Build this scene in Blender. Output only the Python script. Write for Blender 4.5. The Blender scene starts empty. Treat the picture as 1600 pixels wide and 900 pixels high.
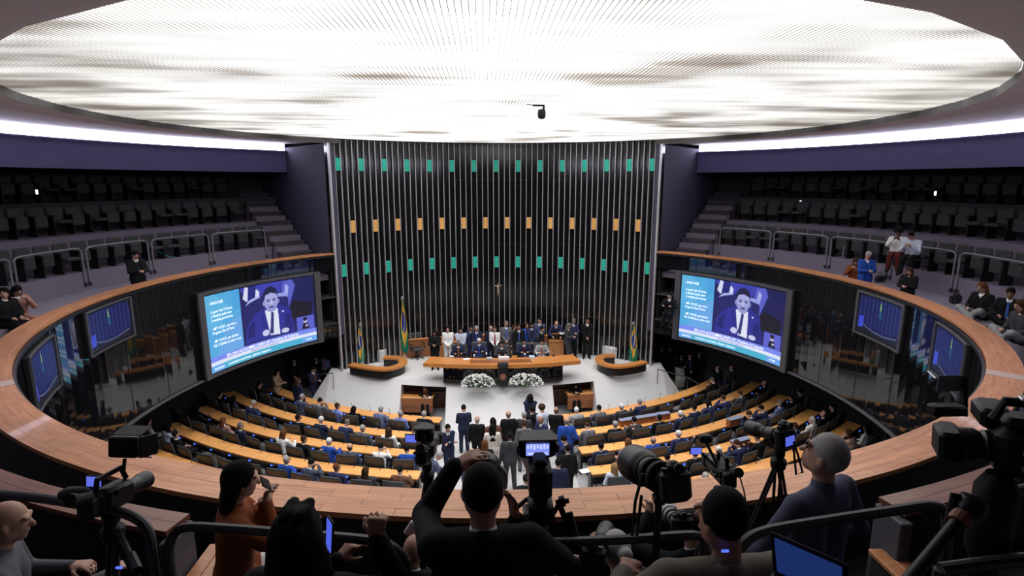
import bpy, math, random
import numpy as np
from mathutils import Vector, Matrix
random.seed(7)
S = bpy.context.scene
COL = S.collection
# ------------------------------------------------------------------ camera, light, exposure
F_PX, PITCH, YAW = 860.0, 0.191, -0.05
CAMP = np.array([-0.53, 0.0, 9.2])
cam_d = bpy.data.cameras.new('camera'); cam_d.sensor_width = 36.0; cam_d.lens = 36.0 * F_PX / 1600.0
cam_d.clip_start = 0.05; cam_d.clip_end = 200
cam = bpy.data.objects.new('camera', cam_d); COL.objects.link(cam)
cam.location = CAMP; cam.rotation_euler = (math.pi / 2 - PITCH, 0, YAW); S.camera = cam
S.view_settings.view_transform = 'Standard'; S.view_settings.look = 'None'
S.view_settings.exposure = 0.0; S.view_settings.gamma = 1.0; S.view_settings.use_curve_mapping = False
wd = bpy.data.worlds.new('world'); S.world = wd; wd.use_nodes = True
wd.node_tree.nodes['Background'].inputs[0].default_value = (0.02, 0.02, 0.03, 1)
wd.node_tree.nodes['Background'].inputs[1].default_value = 0.2
CEIL_LIGHT = 2.1        # backlit ceiling
COVE_LIGHT = 10.0        # cove strips round the gallery

# added spots without fittings, standing in for the luminous ceiling's downward light
def added_spot(R_, th, W_, cone, rad=.22):
    d = bpy.data.lights.new('added_spot', 'SPOT'); d.energy = W_; d.spot_size = cone; d.spot_blend = .55; d.shadow_soft_size = rad; d.color = (1, .97, .94)
    o = bpy.data.objects.new('added_spot', d); COL.objects.link(o); o.location = (R_ * math.sin(th), 14.54 + R_ * math.cos(th), 10.74); return o
for k in range(12): added_spot(7.7, 2 * math.pi * (k + .5) / 12, 300, math.radians(76))
for k in range(6): added_spot(3.9, 2 * math.pi * k / 6, 540, math.radians(92))
# ------------------------------------------------------------------ geometry of the place
CY = 14.54              # centre of the round chamber
RIM = 9.9; ZR = 6.4     # inner edge of the gallery parapet and its height
TF = math.asin(6.43 / 9.85)   # half angle of the fin wall
ZC = 10.83              # luminous ceiling
cP, sP = math.cos(PITCH), math.sin(PITCH)
cYw, sYw = math.cos(YAW), math.sin(YAW)
def ray(px, py):
    a = (px - 800) / F_PX; b = -(py - 450) / F_PX
    x, y, z = a, cP + sP * b, -sP + cP * b
    return np.array([cYw * x - sYw * y, sYw * x + cYw * y, z])
def at(px, py, z):      # point of the horizontal plane z
    d = ray(px, py); return CAMP + d * ((z - CAMP[2]) / d[2])
def atd(px, py, t): return CAMP + ray(px, py) * t
def oncyl(px, py, R):
    d = ray(px, py); ox, oy = CAMP[0], CAMP[1] - CY
    A = d[0]**2 + d[1]**2; B = 2 * (d[0] * ox + d[1] * oy); C_ = ox * ox + oy * oy - R * R
    return CAMP + d * ((-B + math.sqrt(max(B * B - 4 * A * C_, 0))) / (2 * A))
def pol(R, th, z=0.0): return np.array([R * math.sin(th), CY + R * math.cos(th), z])
def thof(p): return math.atan2(p[0], p[1] - CY)
def proj(p):
    v = np.array(p, float) - CAMP; x = cYw * v[0] + sYw * v[1]; y = -sYw * v[0] + cYw * v[1]; z = v[2]
    d = cP * y - sP * z
    return 800 + F_PX * x / d, 450 - F_PX * (sP * y + cP * z) / d
RC = np.array([0.0, 32.2])    # centre of the desk rows
def zfloor(x, y): return 0.0714 * min(max(0.0, math.hypot(x - RC[0], y - RC[1]) - 13.0), 8.0)

# ------------------------------------------------------------------ materials
MAT = {}
def mat(name, col, rough=0.6, metal=0.0, emit=0.0, spec=0.5, coat=0.0, noise=0.0, nscale=20.0, bump=0.0, rnd=0.0):
    if name in MAT: return MAT[name]
    m = bpy.data.materials.new(name); m.use_nodes = True; nt = m.node_tree; b = nt.nodes['Principled BSDF']
    c = (col[0], col[1], col[2], 1)
    b.inputs['Base Color'].default_value = c; b.inputs['Roughness'].default_value = rough
    b.inputs['Metallic'].default_value = metal; b.inputs['Specular IOR Level'].default_value = spec
    b.inputs['Coat Weight'].default_value = coat
    if emit: b.inputs['Emission Color'].default_value = c; b.inputs['Emission Strength'].default_value = emit
    if noise or bump or rnd:
        tc = nt.nodes.new('ShaderNodeTexCoord'); n = nt.nodes.new('ShaderNodeTexNoise')
        n.inputs['Scale'].default_value = nscale; n.inputs['Detail'].default_value = 4
        nt.links.new(tc.outputs['Object'], n.inputs['Vector'])
        if noise or rnd:
            hs = nt.nodes.new('ShaderNodeHueSaturation'); hs.inputs['Color'].default_value = c
            mr = nt.nodes.new('ShaderNodeMapRange'); mr.inputs[3].default_value = 1 - noise; mr.inputs[4].default_value = 1 + noise
            nt.links.new(n.outputs['Fac'], mr.inputs[0])
            src = mr.outputs[0]
            if rnd:
                oi = nt.nodes.new('ShaderNodeObjectInfo'); m2 = nt.nodes.new('ShaderNodeMapRange')
                m2.inputs[3].default_value = 1 - rnd; m2.inputs[4].default_value = 1 + rnd
                nt.links.new(oi.outputs['Random'], m2.inputs[0])
                mu = nt.nodes.new('ShaderNodeMath'); mu.operation = 'MULTIPLY'
                nt.links.new(src, mu.inputs[0]); nt.links.new(m2.outputs[0], mu.inputs[1]); src = mu.outputs[0]
            nt.links.new(src, hs.inputs['Value']); nt.links.new(hs.outputs[0], b.inputs['Base Color'])
        if bump:
            bp = nt.nodes.new('ShaderNodeBump'); bp.inputs['Strength'].default_value = bump
            nt.links.new(n.outputs['Fac'], bp.inputs['Height']); nt.links.new(bp.outputs[0], b.inputs['Normal'])
    MAT[name] = m; return m
def wood(name, c1, c2, rough=0.35, rnd=0.0, scale=(1, 1, 1), coat=0.2, polar=True):
    if name in MAT: return MAT[name]
    m = mat(name, c1, rough, coat=coat); nt = m.node_tree; b = nt.nodes['Principled BSDF']
    g = nt.nodes.new('ShaderNodeNewGeometry'); mp = nt.nodes.new('ShaderNodeMapping')
    if polar:      # grain runs round the chamber
        sub = nt.nodes.new('ShaderNodeVectorMath'); sub.operation = 'SUBTRACT'; sub.inputs[1].default_value = (0, CY, 0)
        nt.links.new(g.outputs['Position'], sub.inputs[0])
        sx = nt.nodes.new('ShaderNodeSeparateXYZ'); nt.links.new(sub.outputs[0], sx.inputs[0])
        at2 = nt.nodes.new('ShaderNodeMath'); at2.operation = 'ARCTAN2'
        nt.links.new(sx.outputs[0], at2.inputs[0]); nt.links.new(sx.outputs[1], at2.inputs[1])
        ln = nt.nodes.new('ShaderNodeVectorMath'); ln.operation = 'LENGTH'; nt.links.new(sub.outputs[0], ln.inputs[0])
        cx = nt.nodes.new('ShaderNodeCombineXYZ'); nt.links.new(at2.outputs[0], cx.inputs[0]); nt.links.new(ln.outputs[1], cx.inputs[1])
        nt.links.new(cx.outputs[0], mp.inputs['Vector']); mp.inputs['Scale'].default_value = (9 * scale[0], 14 * scale[1], 1)
    else:
        tc = nt.nodes.new('ShaderNodeTexCoord'); nt.links.new(tc.outputs['Object'], mp.inputs['Vector'])
        mp.inputs['Scale'].default_value = (1.2 * scale[0], 14 * scale[1], 14 * scale[2])
    n = nt.nodes.new('ShaderNodeTexNoise'); n.inputs['Scale'].default_value = 2.0; n.inputs['Detail'].default_value = 5
    nt.links.new(mp.outputs[0], n.inputs['Vector'])
    r = nt.nodes.new('ShaderNodeValToRGB'); r.color_ramp.elements[0].color = (*c2, 1); r.color_ramp.elements[1].color = (*c1, 1)
    r.color_ramp.elements[0].position = .32; r.color_ramp.elements[1].position = .62
    nt.links.new(n.outputs['Fac'], r.inputs[0])
    hs = nt.nodes.new('ShaderNodeHueSaturation'); nt.links.new(r.outputs[0], hs.inputs['Color'])
    oi = nt.nodes.new('ShaderNodeObjectInfo'); m2 = nt.nodes.new('ShaderNodeMapRange')
    m2.inputs[3].default_value = 1 - rnd; m2.inputs[4].default_value = 1 + rnd
    nt.links.new(oi.outputs['Random'], m2.inputs[0]); nt.links.new(m2.outputs[0], hs.inputs['Value'])
    nt.links.new(hs.outputs[0], b.inputs['Base Color'])
    return m
M_RIM = wood('rim_wood', (.50, .22, .095), (.35, .13, .05), .42, .10, coat=.1)
M_DESK = wood('desk_wood', (.88, .44, .15), (.70, .31, .09), .4, .08, polar=False)
M_COUNTER = wood('counter_wood', (.20, .075, .04), (.12, .04, .02), .4, .1, coat=.1)
M_PANEL = wood('panel_wood', (.30, .105, .035), (.19, .06, .02), .35, .05, polar=False)
M_TABLE = wood('table_wood', (.62, .26, .07), (.45, .16, .04), .35, .05, polar=False)
M_GLASS = mat('black_glass', (.006, .006, .008), .04, spec=.75)
M_BLACK = mat('black_plastic', (.009, .009, .010), .45)
M_BLKM = mat('black_metal', (.03, .03, .032), .35, .6)
M_RUB = mat('black_rubber', (.015, .015, .016), .7)
M_CHAIR = mat('chair_leather', (.034, .038, .042), .42, noise=.15)
M_CHROME = mat('brushed_metal', (.45, .45, .47), .35, .9)
M_FIN = mat('fin_metal', (.62, .60, .62), .40, .5, noise=.1, nscale=3)
M_WHITE = mat('white_carpet', (.66, .655, .66), .9, noise=.05, nscale=60, bump=.1)
M_AISLE = mat('aisle_carpet', (.50, .50, .51), .95, noise=.08, nscale=50, bump=.1)
M_GREY = mat('grey_carpet', (.34, .34, .355), .95, noise=.12, nscale=50, bump=.1)
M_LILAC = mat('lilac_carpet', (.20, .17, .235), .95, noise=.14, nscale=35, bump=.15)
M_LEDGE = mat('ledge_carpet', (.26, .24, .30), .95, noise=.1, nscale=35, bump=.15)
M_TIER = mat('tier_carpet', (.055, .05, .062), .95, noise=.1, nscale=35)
M_SEAT = mat('gallery_seat_fabric', (.05, .055, .06), .75, noise=.12)
M_PURP = mat('purple_wall', (.17, .16, .33), .8, noise=.06, nscale=2)
M_DARKW = mat('dark_wall', (.03, .03, .036), .7, noise=.1, nscale=3)
M_SOFF = mat('soffit_paint', (.66, .58, .60), .8, noise=.04, nscale=2)
M_LIP = mat('soffit_edge', (.06, .055, .055), .6)
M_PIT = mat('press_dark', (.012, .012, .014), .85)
M_RAIL = mat('rail_paint', (.05, .05, .055), .4, .3)
M_GREEN = mat('green_panel', (.015, .45, .33), .55, noise=.05)
M_ORANGE = mat('orange_panel', (.80, .42, .12), .55, noise=.08, nscale=60)
M_SKINL = mat('skin_light', (.52, .30, .22), .55, noise=.05)
M_SKINM = mat('skin_medium', (.38, .20, .135), .55, noise=.05)
M_SKIND = mat('skin_dark', (.13, .065, .042), .5, noise=.05)
M_EYE = mat('eye_dark', (.015, .01, .01), .3)
SK = {'l': M_SKINL, 'm': M_SKINM, 'd': M_SKIND}
HAIRC = {'k': (.006, .005, .005), 'b': (.045, .022, .012), 'r': (.12, .045, .02), 'g': (.33, .32, .32), 'w': (.68, .67, .66), 'n': (.25, .15, .07), 's': (.14, .135, .135)}
CLO = {'navy': (.018, .023, .056), 'black': (.0075, .0075, .009), 'blue': (.02, .07, .36), 'grey': (.12, .12, .135), 'lgrey': (.30, .30, .31), 'dgrey': (.045, .045, .052),
       'white': (.78, .78, .78), 'cream': (.62, .58, .52), 'shirtblue': (.20, .26, .62), 'pale': (.50, .55, .68), 'rust': (.22, .06, .02), 'pink': (.42, .22, .18), 'brown': (.13, .06, .04),
       'tan': (.40, .27, .2), 'steel': (.13, .15, .28), 'slate': (.07, .08, .13), 'tie_o': (.55, .14, .03), 'tie_r': (.30, .02, .02), 'tie_b': (.06, .12, .45), 'tie_k': (.02, .02, .03), 'skirt': (.55, .53, .48),
       'indigo': (.026, .033, .09), 'denim': (.08, .10, .17), 'khaki': (.17, .145, .12), 'tee': (.085, .095, .15), 'maroon': (.09, .015, .012)}
def cloth(n): return mat('cloth_' + n, CLO[n], .85, noise=.12, nscale=30, bump=.15, spec=.2)
def hairm(n): return mat('hair_' + n, HAIRC[n], .85, noise=.35, nscale=90, bump=.8, spec=.15)

# ------------------------------------------------------------------ mesh helpers
def mesh_from(v, f, name='mesh', smooth=False, mats=None):
    me = bpy.data.meshes.new(name); me.from_pydata([tuple(map(float, p)) for p in v], [], [tuple(int(i) for i in q) for q in f])
    if smooth: me.polygons.foreach_set('use_smooth', [True] * len(me.polygons))
    for m in mats or []: me.materials.append(m)
    me.update(); return me
SOFT = {'camera_body', 'black_metal', 'lens_barrel', 'rail_paint', 'black_rubber', 'white_lens', 'brushed_metal', 'black_plastic'}
class MB:
    def __init__(s): s.v = []; s.f = []
    def add(s, v, f):
        o = len(s.v); s.v += [tuple(p) for p in v]; s.f += [tuple(i + o for i in q) for q in f]; return s
    def box(s, c, d, rz=0.0, R=None, bev=0.0):
        hx, hy, hz = d[0] / 2, d[1] / 2, d[2] / 2
        if bev > 0:
            b = min(bev, hx * .9, hy * .9, hz * .9)
            pts = []
            for z, i in ((-hz, b), (-hz + b, 0), (hz - b, 0), (hz, b)):
                for x, y in ((-hx + b, -hy), (hx - b, -hy), (hx, -hy + b), (hx, hy - b), (hx - b, hy), (-hx + b, hy), (-hx, hy - b), (-hx, -hy + b)):
                    fx = (hx - i) / hx; fy = (hy - i) / hy; pts.append((x * fx, y * fy, z))
            fs = [tuple(range(7, -1, -1)), tuple(range(24, 32))]
            for k in range(3):
                for j in range(8): fs.append((k*8+j, k*8+(j+1) % 8, (k+1)*8+(j+1) % 8, (k+1)*8+j))
        else:
            pts = [(x, y, z) for z in (-hz, hz) for x, y in ((-hx, -hy), (hx, -hy), (hx, hy), (-hx, hy))]
            fs = [(3, 2, 1, 0), (4, 5, 6, 7), (0, 1, 5, 4), (1, 2, 6, 5), (2, 3, 7, 6), (3, 0, 4, 7)]
        Rm = R if R is not None else Matrix.Rotation(rz, 3, 'Z')
        s.add([(Rm @ Vector(p)) + Vector(c) for p in pts], fs); return s
    def tube(s, pts, r, n=8, cap=True):
        P = [Vector(p) for p in pts]; rs = r if hasattr(r, '__len__') else [r] * len(P)
        up = Vector((0, 0, 1)); rings = []; pn = None
        for i, p in enumerate(P):
            t = (P[min(i + 1, len(P) - 1)] - P[max(i - 1, 0)]).normalized()
            if pn is None: a = t.orthogonal().normalized()
            else: a = (pn - t * pn.dot(t)).normalized()
            pn = a; b = t.cross(a)
            rings.append([p + (a * math.cos(2 * math.pi * k / n) + b * math.sin(2 * math.pi * k / n)) * rs[i] for k in range(n)])
        v = [q for rg in rings for q in rg]; f = []
        for i in range(len(P) - 1):
            for k in range(n): f.append((i*n+k, i*n+(k+1) % n, (i+1)*n+(k+1) % n, (i+1)*n+k))
        if cap: f.append(tuple(range(n - 1, -1, -1))); f.append(tuple((len(P)-1)*n+k for k in range(n)))
        s.add(v, f); return s
    def lathe(s, prof, o=(0, 0, 0), axis=(0, 0, 1), n=16):   # prof: (r, h)
        ax = Vector(axis).normalized(); a = ax.orthogonal().normalized(); b = ax.cross(a); O = Vector(o)
        v = [O + ax * h + (a * math.cos(2*math.pi*k/n) + b * math.sin(2*math.pi*k/n)) * max(r, 1e-4) for r, h in prof for k in range(n)]
        f = [(i*n+k, i*n+(k+1) % n, (i+1)*n+(k+1) % n, (i+1)*n+k) for i in range(len(prof) - 1) for k in range(n)]
        f.append(tuple(range(n-1, -1, -1))); f.append(tuple((len(prof)-1)*n+k for k in range(n)))
        s.add(v, f); return s
    def arc(s, c, r0, r1, z0, z1, a0, a1, n=16, flip=1):   # solid ring sector; angle from +y towards +x ; flip -1: from -y
        v = []
        for i in range(n + 1):
            a = a0 + (a1 - a0) * i / n
            for r, z in ((r0, z0), (r1, z0), (r1, z1), (r0, z1)):
                v.append((c[0] + r * math.sin(a), c[1] + flip * r * math.cos(a), z))
        f = [(0, 1, 2, 3), tuple(n * 4 + k for k in (3, 2, 1, 0))]
        for i in range(n):
            for k in range(4): f.append((i*4+k, (i+1)*4+k, (i+1)*4+(k+1) % 4, i*4+(k+1) % 4))
        if (flip > 0) != (a1 > a0): f = [q[::-1] for q in f]
        s.add(v, [q[::-1] for q in f]); return s
    def prism(s, poly, z0, z1):
        n = len(poly); v = [(x, y, z0) for x, y in poly] + [(x, y, z1) for x, y in poly]
        s.add(v, [tuple(range(n-1, -1, -1)), tuple(range(n, 2*n))] + [(i, (i+1) % n, n+(i+1) % n, n+i) for i in range(n)]); return s
    def mesh(s, name, m=None, smooth=False):
        return mesh_from(s.v, s.f, name, smooth, [m] if m else None)
    def obj(s, name, m, parent=None, smooth=False, loc=None, **kw):
        me = s.mesh(name, m, smooth)
        if m is not None and m.name in SOFT and len(s.f) < 4000:
            me.polygons.foreach_set('use_smooth', [True] * len(me.polygons)); me.set_sharp_from_angle(angle=.62)
        return link(name, me, parent, loc, **kw)
def link(name, me, parent=None, loc=None, rot=None, label=None, cat=None, group=None, kind=None, m=None, scale=None):
    o = bpy.data.objects.new(name, me); COL.objects.link(o)
    if parent is not None: o.parent = parent
    if loc is not None: o.location = tuple(map(float, loc))
    if rot is not None: o.rotation_euler = rot
    if scale is not None: o.scale = scale if hasattr(scale, '__len__') else (scale,) * 3
    if m is not None: o.material_slots[0].link = 'OBJECT'; o.material_slots[0].material = m
    tag(o, label, cat, group, kind); return o
def tag(o, label=None, cat=None, group=None, kind=None):
    if label: o['label'] = label
    if cat: o['category'] = cat
    if group: o['group'] = group
    if kind: o['kind'] = kind
def thing(name, label, cat, loc=(0, 0, 0), rz=0.0, group=None):
    o = bpy.data.objects.new(name, None); o.empty_display_size = .1; COL.objects.link(o)
    o.location = tuple(map(float, loc)); o.rotation_euler = (0, 0, rz); tag(o, label, cat, group); return o
def struct(name, mb, m, parent=None, smooth=False):
    o = mb.obj(name, m, parent, smooth)
    if parent is None: o['kind'] = 'structure'
    return o
def copy_tree(o, parent=None):
    c = o.copy(); COL.objects.link(c)
    if parent is not None: c.parent = parent
    for ch in list(o.children): copy_tree(ch, c)
    return c
ORD = ['', 'first', 'second', 'third', 'fourth', 'fifth', 'sixth', 'seventh', 'eighth', 'ninth', 'tenth', 'eleventh', 'twelfth', 'thirteenth', 'fourteenth', 'fifteenth', 'sixteenth', 'seventeenth', 'eighteenth', 'nineteenth', 'twentieth']
for t_ in ('first', 'second', 'third', 'fourth', 'fifth', 'sixth', 'seventh', 'eighth', 'ninth'): ORD.append('twenty-' + t_)
ORD += ['thirtieth', 'thirty-first', 'thirty-second', 'thirty-third', 'thirty-fourth', 'thirty-fifth', 'thirty-sixth', 'thirty-seventh', 'thirty-eighth', 'thirty-ninth', 'fortieth']

# ================================================================== THE SETTING
PI = math.pi
# -- fin wall (continuation of the ring behind the rostrum)
mb = MB().arc((0, CY), 10.06, 10.3, .2, ZC - .01, -TF, TF, 48)
wb = struct('wall_back', mb, mat('fin_backing', (.007, .007, .008), .12, spec=.5))
NG = 59; gap = 2 * TF / NG
def fin_mesh():
    return MB().box((0, 0, 0), (.024, .11, ZC - 1.42), bev=.005).mesh('fin', M_FIN)
fm = fin_mesh()
for i in range(NG + 1):
    th = -TF + i * gap; p = pol(9.97, th, (ZC + 1.38) / 2)
    link('fin', fm, wb, p, (0, 0, -th))
pw = gap * 9.97 - .05
gm = MB().box((0, 0, 0), (pw, .05, .49), bev=.005).mesh('green_panel', M_GREEN)
om = MB().box((0, 0, 0), (pw, .05, .49), bev=.005).mesh('orange_panel', M_ORANGE)
for i in range(1, NG, 4):
    th = -TF + (i + .5) * gap
    for z in (9.86, 5.66): link('green_panel', gm, wb, pol(9.94, th, z), (0, 0, -th), label='green panel between the fins')
for i in range(3, NG - 2, 4):
    th = -TF + (i + .5) * gap
    link('orange_panel', om, wb, pol(9.94, th, 7.41), (0, 0, -th), label='orange panel between the fins')
# horizontal panel joints of the black backing
for z in (3.6, 6.45, 9.25):
    MB().arc((0, CY), 10.045, 10.065, z, z + .015, -TF, TF, 48).obj('joint_strip', M_BLKM, wb)
# -- wing walls beside the fin wall
for sgn, nm in ((-1, 'left'), (1, 'right')):
    a = pol(9.86, sgn * TF); b = pol(17.4, sgn * TF)
    m_ = MB(); d = Vector(b - a); L = d.length
    R = Matrix.Rotation(math.atan2(d.y, d.x), 3, 'Z')
    m_.box(((a + b) / 2 + np.array([0, 0, 6.85]) + np.array([sgn * -.10 * math.cos(TF), .10 * math.sin(TF) , 0])), (L, .16, 7.6), R=R)
    w = struct('wall_wing_' + nm, m_, mat('wing_wall', (.055, .052, .09), .8, noise=.06, nscale=2))
    MB().box(pol(9.86, sgn * (TF + .002), 6.1), (.06, .10, 9.3), rz=-sgn * TF).obj('edge_post', M_FIN, w)
# -- floor
nr, na = 26, 72; v = []; f = []
for i in range(nr + 1):
    for k in range(na):
        p = pol(13.2 * i / nr, 2 * PI * k / na); v.append((p[0], p[1], zfloor(p[0], p[1])))
for i in range(nr):
    for k in range(na): f.append((i*na+k, (i+1)*na+k, (i+1)*na+(k+1) % na, i*na+(k+1) % na))
mb = MB(); mb.add(v, f); struct('floor', mb, M_GREY)
v = []; f = []
for i in range(41):
    y = 4.2 + i * .42
    for x in (-2.2, -1.1, 0, 1.1, 2.2):
        v.append((x, y, zfloor(x, y) + .006))
for i in range(40):
    for k in range(4): f.append((i*5+k, i*5+k+1, i*5+k+6, i*5+k+5))
mb = MB(); mb.add(v, f); struct('floor_aisle_carpet', mb, M_AISLE)
# -- lower hall: back wall, soffit, glass parapet front
A0, A1 = TF, 2 * PI - TF
struct('wall_lower', MB().arc((0, CY), 13.0, 13.2, -.2, 3.2, A0 - .35, A1 + .35, 120), M_DARKW)
struct('ceiling_lower', MB().arc((0, CY), 10.32, 13.2, 3.02, 3.2, A0 - .35, A1 + .35, 120), M_DARKW)
BO = TF + .115          # booth openings beside the fin wall
glass = struct('wall_glass', MB().arc((0, CY), 9.90, 9.96, 2.98, ZR - .09, BO, 2 * PI - BO, 140), M_GLASS, smooth=False)
for sgn in (-1, 1):
    MB().arc((0, CY), 9.90, 9.96, 5.75, ZR - .09, sgn * TF, sgn * BO, 6).obj('glass_lintel', M_GLASS, glass)
    MB().arc((0, CY), 9.90, 9.96, 2.98, 3.55, sgn * TF, sgn * BO, 6).obj('glass_sill', M_GLASS, glass)
    bk = MB().arc((0, CY), 11.2, 11.25, 2.98, 6.0, sgn * TF, sgn * (BO + .1), 6)
    bk_o = struct('wall_booth', bk, M_PIT)
    for z in (3.55, 4.62):
        MB().arc((0, CY), 9.88, 11.0, z, z + .05, sgn * (TF + .01), sgn * BO, 6).obj('shelf', mat('shelf_grey', (.035, .035, .04), .5), glass)
    MB().arc((0, CY), 9.98, 11.2, 3.2, 5.75, sgn * (TF + .012), sgn * (TF + .016), 1).obj('booth_dark_sheet', M_PIT, bk_o)  # dark sheet added to hide the spot-lit wing wall and darken the booth
# narrow vertical joints of the dark glass
for k in range(1, 30):
    th = BO + (2 * PI - 2 * BO) * k / 30
    link('glass_joint', MAT.get('_gj') or MAT.setdefault('_gj', MB().box((0, 0, 0), (.012, .012, 3.3)).mesh('glass_joint', M_BLKM)), glass, pol(9.897, th, 4.65), (0, 0, -th))
struct('trim_1', MB().arc((0, CY), 9.84, 9.99, 2.93, 2.985, BO, 2 * PI - BO, 140), mat('grey_edge', (.16, .16, .18), .4, .5))
struct('trim_2', MB().arc((0, CY), 9.86, 10.0, ZR - .13, ZR - .065, A0, A1, 140), M_BLKM)
# -- parapet with its wooden top of planks
par = struct('wall_parapet', MB().arc((0, CY), 9.97, 10.30, 3.1, ZR - .052, BO + .002, 2 * PI - BO - .002, 140).arc((0, CY), 9.97, 10.30, 5.76, ZR - .052, A0, BO, 6).arc((0, CY), 9.97, 10.30, 5.76, ZR - .052, -BO, -A0, 6), M_LILAC)
NS = 75; strips = [(9.90, 10.0085), (10.01, 10.1185), (10.12, 10.2285), (10.23, 10.34)]
pm = []
for r0, r1 in strips:
    da = (A1 - A0) / NS
    pm.append(MB().arc((0, 0), r0, r1, -.05, 0, -da / 2 + .0002, da / 2 - .0002, 5).mesh('plank', M_RIM))
for j, me in enumerate(pm):
    for k in range(NS):
        th = A0 + (A1 - A0) * (k + .5) / NS + (j % 2) * (A1 - A0) / NS * .5
        if th > A1 - .02: continue
        link('plank', me, par, (0, CY, ZR + random.uniform(-.0012, .0012)), (0, 0, -th))
# ends of the staggered courses
MB().arc((0, CY), 9.90, 10.34, ZR - .052, ZR - .004, A0, A0 + .045, 5).obj('plank_end', M_RIM, par)
# dark covers added to dim the parapet face and floor at the press stand
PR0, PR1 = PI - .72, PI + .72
struct('wall_press_cover', MB().arc((0, CY), 10.301, 10.33, 5.5, ZR - .052, PR0, PR1, 50), M_PIT)
struct('floor_press_cover', MB().arc((0, CY), 10.33, 11.30, 5.5, 5.52, PR0, PR1, 50).arc((0, CY), 11.28, 12.64, 5.5, 6.02, PR0, PR1, 50).arc((0, CY), 12.58, 14.3, 5.5, 6.57, PR0, PR1, 50), M_PIT)
# -- gallery: trough, ledge, tiers
def tier(name, r0, r1, z0, z1, m): return struct(name, MB().arc((0, CY), r0, r1, z0, z1, A0, A1, 140), m)
tier('floor_trough', 10.3, 11.32, 5.3, 5.5, M_LILAC)
tier('floor_ledge', 11.3, 12.62, 5.3, 6.0, M_LEDGE)
tier('floor_tier_front', 12.6, 14.12, 5.3, 6.5, M_LILAC)
struct('trim_3', MB().arc((0, CY), 12.6, 12.72, 6.5, 6.56, A0, A1, 140), M_LILAC)
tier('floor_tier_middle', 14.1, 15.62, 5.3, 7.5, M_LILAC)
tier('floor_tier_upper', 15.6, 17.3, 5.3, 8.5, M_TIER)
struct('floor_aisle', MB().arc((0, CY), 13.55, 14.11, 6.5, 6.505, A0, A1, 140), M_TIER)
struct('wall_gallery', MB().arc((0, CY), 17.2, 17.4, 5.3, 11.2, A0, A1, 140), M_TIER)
B0, B1 = PI - .5, PI + .5      # the press stand has no bulkhead over it
struct('wall_bulkhead', MB().arc((0, CY), 14.0, 14.15, 9.6, 10.5, A0, B0, 70).arc((0, CY), 14.0, 14.15, 9.6, 10.5, B1, A1, 70), M_PURP)
struct('ceiling_gallery', MB().arc((0, CY), 14.14, 17.3, 9.95, 10.05, A0, B0, 70).arc((0, CY), 14.14, 17.3, 9.95, 10.05, B1, A1, 70).arc((0, CY), 14.1, 17.4, ZC, ZC + .1, B0, B1, 30), M_DARKW)
# cove strip light above the bulkhead
M_COVE = mat('cove_glow', (.82, .82, 1.0), .5, emit=COVE_LIGHT)
for a_, b_, nm in ((B1 + .01, A1 - .002, 'left'), (A0 + .002, B0 - .01, 'right')):
    tag(MB().arc((0, CY), 14.06, 14.1, 10.52, 10.80, a_, b_, 70).obj('cove_light', M_COVE), 'long white strip light glowing in the cove above the %s gallery' % nm, 'light')
struct('trim_4', MB().arc((0, CY), 13.9, 14.15, 10.47, 10.52, A0, B0, 70).arc((0, CY), 13.9, 14.15, 10.47, 10.52, B1, A1, 70), M_PURP)
# ceiling soffit (slightly dished) and the lip of the luminous disc, a many-sided opening
NP_ = 36
def ropen(th):
    th = abs((th + PI) % (2 * PI) - PI); k = min(max((th - 2.3) / (PI - 2.3), 0), 1)
    return 9.76 + .52 * k * k * (3 - 2 * k)
def edge(th):      # straight-sided outline
    k = (th % (2 * PI)) / (2 * PI) * NP_; i = math.floor(k); u = k - i
    a = pol(ropen(2*PI*i/NP_), 2*PI*i/NP_); b = pol(ropen(2*PI*(i+1)/NP_), 2*PI*(i+1)/NP_); return a + (b - a) * u
v = []; f = []; n = 288; k_ = 5
for i in range(n):
    th = 2 * PI * i / n; e = edge(th)
    v += [(e[0], e[1], ZC - .16), tuple(e + (pol(1, th) - pol(0, th)) * .12 + np.array([0, 0, ZC - .18]))]
    for r, z in ((10.9, ZC - .12), (12.4, ZC - .02), (14.2, ZC + .0)): v.append(tuple(pol(r, th, z)))
for i in range(n):
    th = abs(math.atan2(v[i*k_+4][0], v[i*k_+4][1] - CY))
    if th < TF - .03: continue
    for j in range(k_ - 1): f.append((i*k_+j, ((i+1) % n)*k_+j, ((i+1) % n)*k_+j+1, i*k_+j+1))
mb = MB(); mb.add(v, f); struct('ceiling', mb, M_SOFF, smooth=True)
v = []; f = []
for i in range(n):
    e = edge(2 * PI * i / n)
    for z in (ZC + .05, ZC - .16): v.append((e[0], e[1], z))
for i in range(n):
    if abs(math.atan2(v[i*2][0], v[i*2][1] - CY)) > TF - .02: f.append((i*2, i*2+1, ((i+1) % n)*2+1, ((i+1) % n)*2))
mb = MB(); mb.add(v, f); struct('trim_5', mb, M_LIP)
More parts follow.
